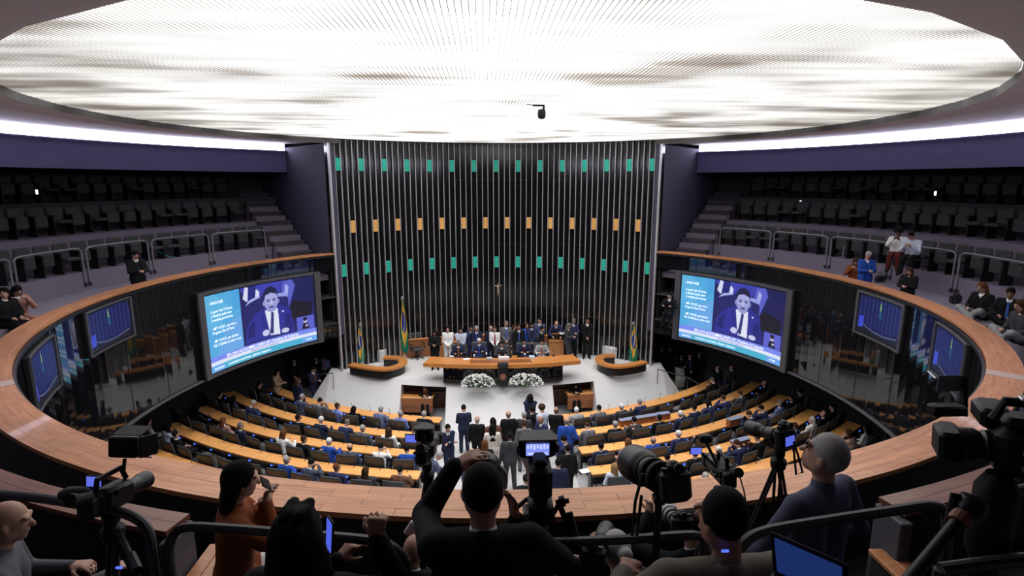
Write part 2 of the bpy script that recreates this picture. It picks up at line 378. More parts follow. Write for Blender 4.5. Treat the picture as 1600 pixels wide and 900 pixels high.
# luminous ceiling: translucent backlit sheet with a lattice of metal blades under it
def lum_mat():
    m = bpy.data.materials.new('luminous_ceiling'); m.use_nodes = True; nt = m.node_tree; N = nt.nodes; Lk = nt.links
    N.clear(); out = N.new('ShaderNodeOutputMaterial'); em = N.new('ShaderNodeEmission')
    g = N.new('ShaderNodeNewGeometry')
    def noise(sx, sy, sc, det, off=0):
        mp = N.new('ShaderNodeMapping'); mp.inputs['Scale'].default_value = (sx, sy, 1); mp.inputs['Location'].default_value = (off, off * .7, 0)
        t = N.new('ShaderNodeTexNoise'); t.inputs['Scale'].default_value = sc; t.inputs['Detail'].default_value = det
        Lk.new(g.outputs['Position'], mp.inputs[0]); Lk.new(mp.outputs[0], t.inputs['Vector']); return t.outputs['Fac']
    def mr(x, a, b, c, d):
        q = N.new('ShaderNodeMapRange'); q.inputs[1].default_value = a; q.inputs[2].default_value = b; q.inputs[3].default_value = c; q.inputs[4].default_value = d
        Lk.new(x, q.inputs[0]); return q.outputs[0]
    def mul(a, b):
        q = N.new('ShaderNodeMath'); q.operation = 'MULTIPLY'; Lk.new(a, q.inputs[0]); Lk.new(b, q.inputs[1]); return q.outputs[0]
    big = mr(noise(.6, 1.1, .62, 1.5, 3), .33, .60, .42, 1.35)      # patches behind the sheet
    row = mr(noise(.45, 2.4, 1.0, 1.0, 9), .3, .68, .62, 1.3)         # lamp rows
    lum = mul(big, row)
    sx = N.new('ShaderNodeSeparateXYZ'); Lk.new(g.outputs['Position'], sx.inputs[0])
    fr = N.new('ShaderNodeMath'); fr.operation = 'MULTIPLY'; fr.inputs[1].default_value = 1 / .066; Lk.new(sx.outputs[1], fr.inputs[0])
    f2 = N.new('ShaderNodeMath'); f2.operation = 'FRACT'; Lk.new(fr.outputs[0], f2.inputs[0])
    gt = N.new('ShaderNodeMath'); gt.operation = 'GREATER_THAN'; gt.inputs[1].default_value = .16; Lk.new(f2.outputs[0], gt.inputs[0])
    lum = mul(lum, mr(gt.outputs[0], 0, 1, .72, 1.05))
    cr = N.new('ShaderNodeValToRGB'); cr.color_ramp.elements[0].color = (.80, .64, .50, 1); cr.color_ramp.elements[1].color = (1, .985, .97, 1)
    cr.color_ramp.elements[0].position = .12; cr.color_ramp.elements[1].position = .62
    Lk.new(lum, cr.inputs[0])
    st = N.new('ShaderNodeMath'); st.operation = 'MULTIPLY'; st.inputs[1].default_value = CEIL_LIGHT; Lk.new(lum, st.inputs[0])
    Lk.new(cr.outputs[0], em.inputs[0]); Lk.new(st.outputs[0], em.inputs[1]); Lk.new(em.outputs[0], out.inputs[0])
    return m
v = [(0, CY, ZC)] + [tuple(edge(2 * PI * i / n) + (pol(.02, 2*PI*i/n) - pol(0, 0)) + np.array([0, 0, ZC])) for i in range(n)]
f = [(0, 1 + (i + 1) % n, 1 + i) for i in range(n)]
f = [q[::-1] for q in f]
mb = MB(); mb.add(v, f)
disc = mb.obj('light_panel', lum_mat()); tag(disc, 'huge round backlit ceiling panel with a fine metal lattice', 'light')
bl = MB(); x = -9.7
while x < 9.7:
    h = math.sqrt(9.72**2 - x * x); y0 = CY - math.sqrt(9.76**2 - x * x) - max(0, .5 * (1 - abs(x) / 4.5)) + .05; y1 = CY + h
    bl.box((x, (y0 + y1) / 2, ZC - .008), (.006, y1 - y0, .012)); x += .066
o = bl.obj('lattice_blade', mat('lattice_metal', (.55, .53, .50), .4, .5), disc); o['kind'] = 'stuff'
# -- stairs beside the wing walls
for sgn, nm in ((-1, 'left'), (1, 'right')):
    st = thing('stair', 'dark carpeted gallery stair rising along the wall %s of the metal fins' % nm, 'stairs', pol(13, sgn * (TF + .06), 6.0), 0)
    for k in range(14):
        r = 11.3 + k * .36
        if r > 16: break
        hgt = .0 + .19 * (k + 1)
        a, b = sgn * (TF + .012), sgn * (TF + 1.45 / r)
        m_ = MB().arc((0, CY), r, r + .38, 5.98, 6.0 + hgt, a, b, 4)
        m_.v = [(p[0] - st.location.x, p[1] - st.location.y, p[2] - 6.0) for p in m_.v]
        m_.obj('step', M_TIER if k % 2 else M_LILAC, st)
        m2 = MB().arc((0, CY), r - .005, r + .03, 6.0 + hgt, 6.012 + hgt, a, b, 4)
        m2.v = [(p[0] - st.location.x, p[1] - st.location.y, p[2] - 6.0) for p in m2.v]
        m2.obj('nosing', mat('nosing', (.16, .15, .18), .6), st)

# ================================================================== PODIUM
def yt(x): return 20.55 + .0335 * x * x          # top front edge
def yb(x): return 19.15 + .034 * x * x           # foot of the sloping front
NL = (at(625, 602, 1.4)[0], at(697, 602, 1.4)[0]); NR_ = (at(864, 600, 1.4)[0], at(932, 600, 1.4)[0])
NK = .13       # the recesses start this far down the slope
def yk(x): return yt(x) - NK * (yt(x) - yb(x))
ZK = 1.5 * (1 - NK); NYB = 21.6
xs = sorted(set([round(-7.0 + .5 * i, 3) for i in range(29)] + [NL[0], NL[1], NR_[0], NR_[1]]))
def cir(x): return CY + math.sqrt(max(10.08**2 - x * x, 0))
v = []; f = []
def quad(*p):
    i = len(v); v.extend(p); f.append((i, i+1, i+2, i+3))
PX = 6.55
for a, b in zip(xs[:-1], xs[1:]):
    if abs(a) > PX + .5 or abs(b) > PX + .5: continue
    mid = (a + b) / 2; nic = NL[0] < mid < NL[1] or NR_[0] < mid < NR_[1]
    ta, tb = yt(a), yt(b)
    quad((a, ta, 1.5), (b, tb, 1.5), (b, max(cir(b), tb + .3), 1.5), (a, max(cir(a), ta + .3), 1.5))
    if nic: quad((a, NYB, .0), (b, NYB, .0), (b, NYB, ZK), (a, NYB, ZK)); quad((a, NYB, ZK), (b, NYB, ZK), (b, yk(b), ZK), (a, yk(a), ZK)); quad((a, yk(a), ZK), (b, yk(b), ZK), (b, tb, 1.5), (a, ta, 1.5))
    else: quad((a * 1.0, yb(a), 0), (b, yb(b), 0), (b, tb, 1.5), (a, ta, 1.5))
xe = max(x for x in xs if x <= PX + .5)
for sx_ in (-1, 1):      # end wedges
    e = sx_ * xe; w = sx_ * (xe + .95)
    q = [(e, yb(e), 0), (w, yb(e) + .75, 0), (e, yt(e), 1.5)]
    i = len(v); v.extend(q); f.append((i, i+1, i+2) if sx_ > 0 else (i+2, i+1, i))
    q = [(w, yb(e) + .75, 0), (w * .98, yt(e) + 1.3, 0), (e, yt(e) + .6, 1.5), (e, yt(e), 1.5)]
    i = len(v); v.extend(q); f.append((i, i+1, i+2, i+3) if sx_ > 0 else (i+3, i+2, i+1, i))
mb = MB(); mb.add(v, f); struct('floor_podium', mb, M_WHITE)
for (x0, x1), nm in ((NL, 'left'), (NR_, 'right')):
    m_ = MB()
    for xx, s_ in ((x0, -1), (x1, 1)):
        m_.add([(xx, yb(xx) + .02, 0), (xx, NYB, 0), (xx, NYB, ZK - .01), (xx, yk(xx), ZK - .01), (xx + s_ * .02, yb(xx) + .04, 0), (xx + s_ * .02, NYB, 0), (xx + s_ * .02, NYB, ZK - .02), (xx + s_ * .02, yk(xx), ZK - .02)],
               [(0, 1, 2, 3), (7, 6, 5, 4), (0, 3, 7, 4), (3, 2, 6, 7)])
    nw = struct('wall_niche_' + nm, m_, M_WHITE)
    xm = (x0 + x1) / 2
    MB().box((xm, NYB - .03, ZK / 2), (x1 - x0 - .02, .04, ZK - .02)).obj('back_panel', mat('niche_wood', (.09, .035, .018), .4), nw)
    MB().box((xm, NYB - .10, .72), (x1 - x0 - .04, .14, .05)).obj('shelf', M_PANEL, nw)

# ================================================================== DISPLAYS
def cylmap(R, th0, z0, w, h):     # (u,v) of a screen in metres -> position on the cylinder; u runs to the viewer's right
    return lambda u, v, d=0.0: pol(R - d, th0 + u / R, z0 + v)
def curved_box(mp, u0, u1, v0, v1, d0, d1, n=12):
    mb = MB(); v = []
    for i in range(n + 1):
        u = u0 + (u1 - u0) * i / n
        for vv, dd in ((v0, d0), (v0, d1), (v1, d1), (v1, d0)): v.append(mp(u, vv, dd))
    f = [(0, 3, 2, 1), tuple(n * 4 + k for k in (0, 1, 2, 3))]
    for i in range(n):
        for k in range(4): f.append((i*4+k, i*4+(k+1) % 4, (i+1)*4+(k+1) % 4, (i+1)*4+k))
    return mb.add(v, f)
NX, NY = 330, 186
def canvas(c): a = np.zeros((NY, NX, 3)); a[:] = c; return a
YY, XX = np.mgrid[0:NY, 0:NX]; UU = (XX + .5) / NX; VV = 1 - (YY + .5) / NY     # u right, v up, 0..1
def poly(a, pts, c, al=1.0):
    P = np.array(pts, float); ins = np.zeros(UU.shape, bool); j = len(P) - 1
    for i in range(len(P)):
        xi, yi, xj, yj = P[i][0], P[i][1], P[j][0], P[j][1]
        ins ^= ((yi > VV) != (yj > VV)) & (UU < (xj - xi) * (VV - yi) / (yj - yi + 1e-12) + xi); j = i
    a[ins] = a[ins] * (1 - al) + np.array(c) * al
def ellp(a, cx, cy, rx, ry, c, al=1.0):
    ins = ((UU - cx) / rx)**2 + ((VV - cy) / ry)**2 < 1; a[ins] = a[ins] * (1 - al) + np.array(c) * al
def blur(a, k=1):
    for _ in range(k):
        b = a.copy(); b[1:-1, 1:-1] = (a[1:-1, 1:-1] * 4 + a[:-2, 1:-1] + a[2:, 1:-1] + a[1:-1, :-2] + a[1:-1, 2:]) / 8; a = b
    return a
def lin(*c): return tuple(((x / 255 + .055) / 1.055)**2.4 if x > 10 else x / 3295 for x in c)
def session_picture():
    a = canvas(lin(30, 32, 95))
    B = lambda *c: lin(*c)
    poly(a, [(.33, .95), (.33, 1), (.75, 1), (.62, .7)], B(60, 65, 175)); poly(a, [(.36, .78), (.39, 1), (.47, 1), (.47, .8)], B(35, 38, 125))
    poly(a, [(.345, .85), (.37, 1), (.40, .99), (.385, .78)], B(215, 220, 245)); poly(a, [(.455, .80), (.47, .95), (.50, .9), (.48, .76)], B(215, 220, 245))
    poly(a, [(.66, .62), (.72, .98), (.80, 1), (.83, .9), (.76, .6)], B(90, 98, 200)); poly(a, [(.70, .60), (.74, .95), (.77, .9), (.735, .58)], B(165, 172, 235))
    poly(a, [(.80, .55), (.86, 1), (1, 1), (1, .5)], B(28, 30, 85)); poly(a, [(.74, .48), (.80, .68), (.98, .60), (.96, .42), (.8, .4)], B(22, 20, 38))
    poly(a, [(.335, .55), (.37, .80), (.50, .84), (.72, .84), (.76, .72), (.75, .45), (.5, .3)], B(34, 36, 104))      # chair
    poly(a, [(.36, .74), (.40, .81), (.50, .85), (.50, .82), (.41, .78)], B(175, 182, 240)); poly(a, [(.64, .83), (.74, .83), (.755, .76), (.66, .78)], B(150, 158, 235))
    poly(a, [(.34, .22), (.36, .45), (.45, .60), (.54, .66), (.68, .66), (.77, .56), (.80, .22)], B(44, 48, 150))       # jacket
    poly(a, [(.36, .30), (.38, .45), (.44, .52), (.42, .28)], B(30, 33, 112)); poly(a, [(.70, .25), (.72, .5), (.77, .5), (.78, .25)], B(32, 36, 118))
    poly(a, [(.535, .62), (.57, .25), (.66, .23), (.655, .62)], B(225, 230, 248)); poly(a, [(.592, .58), (.575, .36), (.56, .28), (.60, .26), (.617, .57)], B(50, 52, 120))
    poly(a, [(.525, .64), (.555, .28), (.52, .25), (.49, .58)], B(38, 42, 138))
    ellp(a, .598, .735, .064, .135, B(168, 172, 226)); poly(a, [(.545, .70), (.56, .60), (.598, .575), (.64, .60), (.652, .70)], B(150, 154, 214))
    ellp(a, .532, .72, .012, .035, B(140, 144, 205)); ellp(a, .663, .72, .012, .035, B(140, 144, 205))
    poly(a, [(.530, .76), (.528, .86), (.56, .93), (.61, .95), (.655, .90), (.667, .78), (.65, .83), (.60, .855), (.55, .83), (.54, .77)], B(30, 30, 70))
    for sx in (-.026, .028): ellp(a, .60 + sx, .742, .015, .010, B(60, 60, 120)); poly(a, [(.60+sx-.02, .768), (.60+sx+.02, .768), (.60+sx+.018, .76), (.60+sx-.018, .76)], B(50, 50, 100))
    poly(a, [(.594, .745), (.588, .69), (.612, .69), (.606, .745)], B(190, 194, 238)); ellp(a, .60, .648, .024, .013, B(70, 62, 120))
    ellp(a, .70, .555, .008, .012, B(235, 240, 255)); ellp(a, .53, .30, .032, .045, B(205, 205, 240)); ellp(a, .71, .265, .035, .035, B(205, 205, 240))
    poly(a, [(.82, .205), (.82, .41), (.985, .41), (.985, .205)], B(92, 98, 205)); ellp(a, .90, .34, .018, .035, B(200, 195, 220)); ellp(a, .90, .365, .02, .03, B(24, 22, 50))
    poly(a, [(.865, .215), (.88, .30), (.92, .30), (.94, .215)], B(20, 20, 45)); ellp(a, .912, .262, .012, .016, B(190, 180, 210))
    # left information column
    poly(a, [(0, .17), (0, 1), (.318, 1), (.318, .17)], B(84, 172, 226))
    poly(a, [(0, .55), (0, 1), (.10, 1), (.22, .8), (.12, .55)], B(104, 188, 232), .6); poly(a, [(.06, .17), (.20, .60), (.318, .66), (.318, .17)], B(120, 168, 238), .55)
    poly(a, [(.25, .75), (.25, 1), (.318, 1), (.318, .75)], B(70, 160, 222), .6)
    # lower third
    poly(a, [(0, .13), (0, .20), (1, .20), (1, .13)], B(122, 140, 244)); poly(a, [(0, .085), (0, .135), (1, .135), (1, .085)], B(226, 232, 250))
    poly(a, [(0, 0), (0, .087), (1, .087), (1, 0)], B(74, 178, 214)); poly(a, [(0, 0), (0, .087), (.13, .087), (.13, 0)], B(104, 172, 240))
    poly(a, [(.86, 0), (.86, .087), (1, .087), (1, 0)], B(112, 170, 242))
    r = np.random.RandomState(3); a *= (1 + .05 * r.randn(NY, NX, 1))
    return np.clip(blur(a, 1), 0, 1)
def chamber_picture(seed):
    a = canvas(lin(10, 16, 62)); r = np.random.RandomState(seed)
    poly(a, [(0, 0), (0, .25), (1, .18), (1, 0)], lin(9, 12, 34))
    ellp(a, .5, .6, .55, .5, lin(14, 26, 104), .6)
    for k in range(11):
        x = .04 + k * .092; poly(a, [(x, .22), (x, 1), (x + .009, 1), (x + .009, .22)], lin(72, 80, 140))
    poly(a, [(.47, .55), (.49, .96), (.52, .96), (.54, .5)], lin(30, 90, 130)); poly(a, [(.485, .74), (.49, .92), (.51, .92), (.52, .72)], lin(150, 180, 110))
    P = [(.08, .32), (.2, .2), (.4, .13), (.65, .12), (.95, .2)]
    poly(a, P + [(x, y - .04) for x, y in P[::-1]], lin(88, 92, 130))
    poly(a, [(.02, .12), (.02, .42), (.14, .45), (.14, .14)], lin(60, 76, 210)); a *= (1 + .08 * r.randn(NY, NX, 1))
    return np.clip(blur(a, 2), 0, 1)
def paint_mat(name='led_picture', k=.95):
    m = bpy.data.materials.new(name); m.use_nodes = True; nt = m.node_tree; b = nt.nodes['Principled BSDF']
    vc = nt.nodes.new('ShaderNodeVertexColor'); vc.layer_name = 'picture'
    nt.links.new(vc.outputs['Color'], b.inputs['Emission Color']); b.inputs['Emission Strength'].default_value = k
    b.inputs['Base Color'].default_value = (.01, .01, .012, 1); b.inputs['Roughness'].default_value = .3; return m
M_LED = paint_mat(); M_LEDD = paint_mat('led_picture_dim', .75)
M_TXT = mat('led_text', (.92, .96, 1.0), .5, emit=.95); M_TXTB = mat('led_text_blue', (.10, .12, .40), .5, emit=.9)
def picture_mesh(mp, w, h, img, d):
    us = (np.arange(NX + 1) / NX - .5) * w; vs = (.5 - np.arange(NY + 1) / NY) * h
    V = np.array([[mp(u, v_, d) for u in us] for v_ in vs]).reshape(-1, 3)
    j, i = np.mgrid[0:NY, 0:NX]; a = j * (NX + 1) + i
    Fc = np.stack([a, a + 1, a + NX + 2, a + NX + 1], -1).reshape(-1, 4)[:, ::-1]
    me = bpy.data.meshes.new('picture'); me.vertices.add(len(V)); me.vertices.foreach_set('co', V.ravel())
    me.loops.add(Fc.size); me.loops.foreach_set('vertex_index', Fc.ravel().astype(np.int32))
    me.polygons.add(len(Fc)); me.polygons.foreach_set('loop_start', (np.arange(len(Fc)) * 4).astype(np.int32))
    ca = me.color_attributes.new('picture', 'FLOAT_COLOR', 'CORNER')
    col = np.ones((len(Fc), 4, 4)); col[..., :3] = img.reshape(-1, 1, 3); ca.data.foreach_set('color', col.ravel())
    me.materials.append(M_LED if w > 3.6 else M_LEDD); me.update(calc_edges=True); return me
def text_mesh(txt, size, bold=True):
    cu = bpy.data.curves.new('t', 'FONT'); cu.body = txt; cu.size = size; cu.offset = size * .004 if bold else 0; cu.resolution_u = 2
    o = bpy.data.objects.new('t', cu); COL.objects.link(o); dg = bpy.context.evaluated_depsgraph_get()
    me = bpy.data.meshes.new_from_object(o.evaluated_get(dg)); bpy.data.objects.remove(o); return me
def text_on(mp, txt, u, v, size, m, parent, d=.012, w=None, name='lettering'):
    me = text_mesh(txt, size); co = [p.co.copy() for p in me.vertices]
    if w and co:
        mx = max(c.x for c in co); k = w / mx
        for c in co: c.x *= k
    for p, c in zip(me.vertices, co): p.co = Vector(mp(u + c.x, v + c.y, d))
    me.materials.clear(); me.materials.append(m); me.update(); return link(name, me, parent)
M_BEZ = mat('screen_bezel', (.075, .075, .088), .45)
def build_screen(pts, frame, label, img, texts, name='led_screen'):
    q = [oncyl(x, y, 9.84) for x, y in pts]
    th = [thof(p) for p in q]; tl, tr = min(th[0], th[3]) * .5 + max(th[0], th[3]) * .5, (th[1] + th[2]) / 2
    z0, z1 = (q[2][2] + q[3][2]) / 2, (q[0][2] + q[1][2]) / 2
    R = 9.84; w = (tr - tl) * R; h = z1 - z0; thc = (tl + tr) / 2; zc = (z0 + z1) / 2
    mp0 = cylmap(R, thc, zc, w, h)
    root = thing(name, label, 'screen', pol(R, thc, zc)); inv = np.array(root.location)
    mp = lambda u, v, d=0.0: mp0(u, v, d) - inv
    fw, fh = frame; big = w > 3.6; D1, D2, D3, D4 = (.06, .13, .10, .075) if big else (.02, .06, .05, .032)
    curved_box(mp, -w/2 - fw, w/2 + fw, -h/2 - fh, h/2 + fh, -.05, D1).obj('housing', M_BLACK, root)
    for (a, b, c, e) in ((-w/2 - fw, -w/2 - .04, -h/2 - fh, h/2 + fh), (w/2 + .04, w/2 + fw, -h/2 - fh, h/2 + fh)):
        curved_box(mp, a, b, c, e, D1, D2).obj('side_bezel', M_BEZ, root)
    curved_box(mp, -w/2 - fw, w/2 + fw, h/2 + .04, h/2 + fh, D1, D3).obj('top_bezel', M_BEZ, root)
    curved_box(mp, -w/2 - fw, w/2 + fw, -h/2 - fh, -h/2 - .05, D1, D3).obj('bottom_bezel', M_BEZ, root)
    link('picture', picture_mesh(mp, w, h, img, D4), root)
    for (t, u, v, s, ww, blue) in texts: text_on(mp, t, (u - .5) * w, (v - .5) * h, s, M_TXTB if blue else M_TXT, root, .082, ww * w if ww else None)
    return root
TX = [('AINDA HOJE', .045, .875, .13, .12, 0), ('A partir das 14 horas,', .045, .765, .13, .20, 0), ('o Plenário pode votar', .045, .71, .13, .19, 0), ('2 medidas provisórias:', .045, .655, .13, .20, 0),
      ('- MP 1312/25, que cria o', .045, .545, .13, .22, 0), ('Programa Gás do Povo;', .045, .49, .13, .20, 0), ('- MP 1314/25, que destina', .045, .38, .13, .23, 0), ('R$ 12 bilhões ao setor rural', .045, .325, .13, .25, 0),
      ('SEN. DAVI ALCOLUMBRE (UNIÃO-AP) | Presidente do Congresso', .15, .145, .14, .68, 0), ('Abertura do ano legislativo', .38, .095, .115, .26, 1),
      ('02/02/26', .03, .028, .10, .09, 0), ('CONGRESSO NACIONAL | SESSÃO CONJUNTA', .16, .028, .10, .40, 0), ('17:09', .89, .028, .11, .06, 0)]
img = session_picture()
build_screen([(317, 463), (487, 431), (494, 532), (326, 583)], (.27, .14), 'big curved video screen showing a seated man in a suit, left of the metal fins', img, TX)
build_screen([(1067, 430), (1231, 456), (1223, 571), (1062, 527)], (.27, .14), 'big curved video screen showing a seated man in a suit, right of the metal fins', img, TX)
build_screen([(133, 492), (199, 470), (205, 522), (142, 552)], (.10, .08), 'dim blue video panel in the left parapet, nearer the big left screen', chamber_picture(1), [], 'video_screen')
build_screen([(43, 562), (82, 530), (88, 604), (56, 640)], (.10, .08), 'dim blue video panel at the far left end of the parapet', chamber_picture(2), [], 'video_screen')
build_screen([(1344, 458), (1411, 482), (1405, 543), (1342, 518)], (.12, .10), 'dim blue video panel in the right parapet, nearer the big right screen', chamber_picture(3), [], 'video_screen')
build_screen([(1466, 510), (1510, 540), (1502, 612), (1458, 584)], (.10, .08), 'dim blue video panel at the far right end of the parapet', chamber_picture(4), [], 'video_screen')

# ================================================================== DESKS AND CHAIRS OF THE PLENARY
def chair_parts():
    P = {}
    P['seat'] = MB().box((0, 0, .45), (.52, .50, .12), bev=.04).mesh('seat', M_CHAIR)
    b = MB(); n = 5     # slightly curved padded back, facing +y
    v = []
    for i in range(n + 1):
        x = -.29 + .58 * i / n; c = .035 * (1 - (x / .29)**2)
        for z, t, o_ in ((.50, .05, 0), (.56, .075, 0), (.92, .075, -.05), (1.06, .055, -.075), (1.09, .02, -.08)):
            v.append((x, -.24 - c + o_ + t / 2, z)); v.append((x, -.24 - c + o_ - t / 2, z))
    f = []
    K = 10
    for i in range(n):
        for j in range(4):
            a = i * K + j * 2; f.append((a, a + 2, a + K + 2, a + K)); f.append((a + 1, a + K + 1, a + K + 3, a + 3))
        a = i * K; f.append((a, a + K, a + K + 1, a + 1)); a += 8; f.append((a, a + 1, a + K + 1, a + K))
    f.append((0, 1, 3, 5, 7, 9, 8, 6, 4, 2)); f.append(tuple(n * K + q for q in (0, 2, 4, 6, 8, 9, 7, 5, 3, 1)))
    b.add(v, f); P['backrest'] = b.mesh('backrest', M_CHAIR)
    P['back_frame'] = MB().tube([(-.295, -.27, .52), (-.305, -.315, 1.03), (-.28, -.33, 1.095), (.28, -.33, 1.095), (.305, -.315, 1.03), (.295, -.27, .52)], .012, 6).mesh('back_frame', mat('chair_trim', (.10, .11, .12), .35))
    P['armrest'] = MB().tube([(0, -.24, .48), (0, -.25, .68), (0, .12, .68), (0, .16, .48)], .022, 6).mesh('armrest', M_BLKM)
    P['pedestal'] = MB().lathe([(.06, 0.05), (.035, .12), (.03, .4)], n=8).mesh('pedestal', M_BLKM)
    b = MB()
    for k in range(5):
        a = 2 * PI * k / 5; b.tube([(0, 0, .09), (.27 * math.cos(a), .27 * math.sin(a), .05)], [.022, .016], 5); b.box((.27 * math.cos(a), .27 * math.sin(a), .025), (.05, .05, .05), bev=.012)
    P['star_base'] = b.mesh('star_base', M_BLKM)
    return P
CP = chair_parts()
def chair(x, y, z, rz, label, group=None):
    r = thing('office_chair', label, 'chair', (x, y, z), rz, group)
    link('seat', CP['seat'], r); link('backrest', CP['backrest'], r); link('back_frame', CP['back_frame'], r)
    link('armrest', CP['armrest'], r, (-.30, 0, 0)); link('armrest', CP['armrest'], r, (.30, 0, 0))
    link('pedestal', CP['pedestal'], r); link('star_base', CP['star_base'], r); return r
M_TERM = mat('terminal_screen', (.05, .14, 1.0), .3, emit=1.6)
ROWS = [('front', 13.8, 2.15, 7), ('second', 15.3, 2.3, 7), ('third', 16.7, 2.35, 7), ('fourth', 18.1, 2.4, 7), ('fifth', 19.5, 2.45, 7)]
UW = 1.62
term_m = MB().box((0, 0, 0), (.085, .02, .042), bev=.006).mesh('voting_display', M_TERM)
box_m = MB().box((0, 0, 0), (.20, .06, .07), bev=.01).mesh('voting_terminal', M_BLACK)
mic_m = MB().tube([(0, 0, 0), (0, .01, .02), (0, .0, .16), (0, -.05, .24)], [.03, .006, .005, .012], 6).mesh('microphone', M_BLACK)
CHAIRS = []   # (x, y, z, rz, rowindex, side)
for ri, (rn, R, x0, nu) in enumerate(ROWS):
    da = UW / R
    tp = MB().arc((0, 0), R - .23, R + .21, -.035, 0, -da / 2 + .008 / R, da / 2 - .008 / R, 4, flip=-1).mesh('desk_top', M_DESK)
    ep = MB().arc((0, 0), R + .195, R + .22, -.10, -.036, -da / 2 + .01 / R, da / 2 - .01 / R, 4, flip=-1).mesh('apron', mat('desk_apron', (.10, .045, .02), .5))
    mpn = MB().arc((0, 0), R - .16, R - .13, -.52, -.036, -da / 2 + .04 / R, da / 2 - .04 / R, 4, flip=-1).mesh('modesty_panel', M_BLACK)
    for sgn, sd in ((-1, 'left'), (1, 'right')):
        a_ = math.asin(x0 / R) if ri < 4 else math.asin((4.2 if sgn < 0 else 4.6) / R)
        for k in range(nu + 2):
            a = a_ + da * (k + .5); px, py = R * math.sin(a) * sgn, RC[1] - R * math.cos(a)
            if math.hypot(px, py - CY) > 12.3 or py > yb(abs(px)) - .25 and abs(px) < 7.3 or math.degrees(a) > 52: break
            zt = zfloor(px, py) + .76
            place = 'next to the aisle' if k == 0 else ORD[k + 1] + ' from the aisle'
            d = thing('desk', 'orange wooden two-seat desk, %s row of %s block, %s' % (rn, sd, place), 'desk', (px, py, zt - .76), 0)
            def put(nm, me, off=(0, 0, 0), ang=0.0):
                o = link(nm, me, d); return o
            for nm, me in (('desk_top', tp), ('apron', ep), ('modesty_panel', mpn)):
                o = link(nm, me, d); o.rotation_euler = (0, 0, sgn * a)
                o.location = (-px, RC[1] - py, .76)
            for s2 in (-.25, .25):
                aa = a + s2 * da; q = (R * math.sin(aa) * sgn, RC[1] - R * math.cos(aa))
                t = link('voting_terminal', box_m, d, (R * math.sin(aa) * sgn - px, -(R + .16) * math.cos(aa) + RC[1] - py + 0, .685)); t.rotation_euler = (0, 0, sgn * aa)
                t.location = ((R + .25) * math.sin(aa) * sgn - px, RC[1] - (R + .25) * math.cos(aa) - py, .70)
                link('voting_display', term_m, t, (0, -.032, .006), (-.5, 0, 0))
                qq = ((R - .16) * math.sin(aa) * sgn - px, RC[1] - (R - .16) * math.cos(aa) - py)
                link('microphone', mic_m, d, (qq[0], qq[1], .76), (0, 0, sgn * aa))
            for s2 in (-.48, .48) if k == 0 else (.48,):
                aa = a + s2 * da; pst = MAT.get('_pst') or MAT.setdefault('_pst', MB().box((0, 0, .35), (.08, .26, .73), bev=.01).mesh('leg', M_BLKM))
                link('leg', pst, d, (R * math.sin(aa) * sgn - px, RC[1] - R * math.cos(aa) - py, 0), (0, 0, sgn * aa))
            for j, s2 in enumerate((-.25, .25)):
                if ri == 4 and k < 1: pass
                aa = a + s2 * da + random.uniform(-.0025, .0025); Rr = R + .74 + random.uniform(-.04, .06)
                cx_, cy_ = Rr * math.sin(aa) * sgn, RC[1] - Rr * math.cos(aa)
                if math.hypot(cx_, cy_ - CY) > 12.6: continue
                CHAIRS.append([cx_, cy_, zfloor(cx_, cy_), sgn * aa, ri, sd, k * 2 + j + 1, None])
for c in CHAIRS:
    n_ = c[6]; nm = 'nearest the aisle' if n_ == 1 else ORD[n_] + ' from the aisle'
    c[7] = chair(c[0], c[1], c[2], c[3] + random.uniform(-.12, .12), 'black padded chair, %s row of %s block, %s' % (ROWS[c[4]][0], c[5], nm))
# wooden consoles standing on the desks at the right
def console(name, pa, pb, z, h, label, dep=.18):
    a, b = at(*pa, z), at(*pb, z); d = b - a; L = math.hypot(d[0], d[1]); rz = math.atan2(d[1], d[0])
    r = thing(name, label, 'console', (a + b) / 2 - np.array([0, 0, 0]), rz)
    MB().box((0, 0, h / 2), (L, dep, h), bev=.01).obj('body', M_PANEL, r)
    MB().box((0, 0, h + .01), (L + .02, dep + .03, .02), bev=.005).obj('top', mat('console_top', (.25, .28, .4), .4), r)
    n = max(2, int(L / .35))
    for i in range(n - 1): MB().box((-L / 2 + L * (i + 1) / n, -dep / 2 - .004, h / 2), (.012, .01, h * .9)).obj('divider', M_BLACK, r)
    return r
console('long_console', (968, 668), (1045, 655), .88, .26, 'long reddish wooden console standing on the second desk row, right block')
console('short_console', (1137, 667), (1162, 661), 1.0, .26, 'short wooden console on the third row right block, with pale top')
console('short_console', (1143, 703), (1168, 696), 1.08, .26, 'short wooden console on the fourth row right block, near the front camera')

# ================================================================== PODIUM FURNITURE
PZ = 1.5
tc_ = at(800, 572, PZ + .76)
Rt = 13.5; tcx, tcy = at(783, 570, PZ + .78)[0] + .05, at(783, 571, PZ + .78)[1] + Rt
aL = math.asin((at(664, 561, PZ + .78)[0] - tcx) / Rt); aR = math.asin((at(902, 555, PZ + .78)[0] - tcx) / Rt)
tab = thing('rostrum_table', 'long curved wooden table with glossy black front on the white podium', 'table', (tcx, tcy - Rt + .5, PZ))
def tarc(nm, r0, r1, z0, z1, a0, a1, m, parent, n=24):
    mb = MB().arc((0, Rt - .5), r0, r1, z0, z1, a0, a1, n, flip=-1); return mb.obj(nm, m, parent)
tarc('table_top', Rt - .85, Rt, .70, .80, aL, aR, M_TABLE, tab)
tarc('edge_band', Rt - .02, Rt + .02, .66, .80, aL, aR, M_TABLE, tab)
tarc('black_front', Rt - .30, Rt - .16, 0.0, .70, aL + .055, aR - .05, M_GLASS, tab)
tarc('plinth', Rt - .28, Rt - .12, 0.0, .08, aL + .055, aR - .05, M_BLACK, tab)
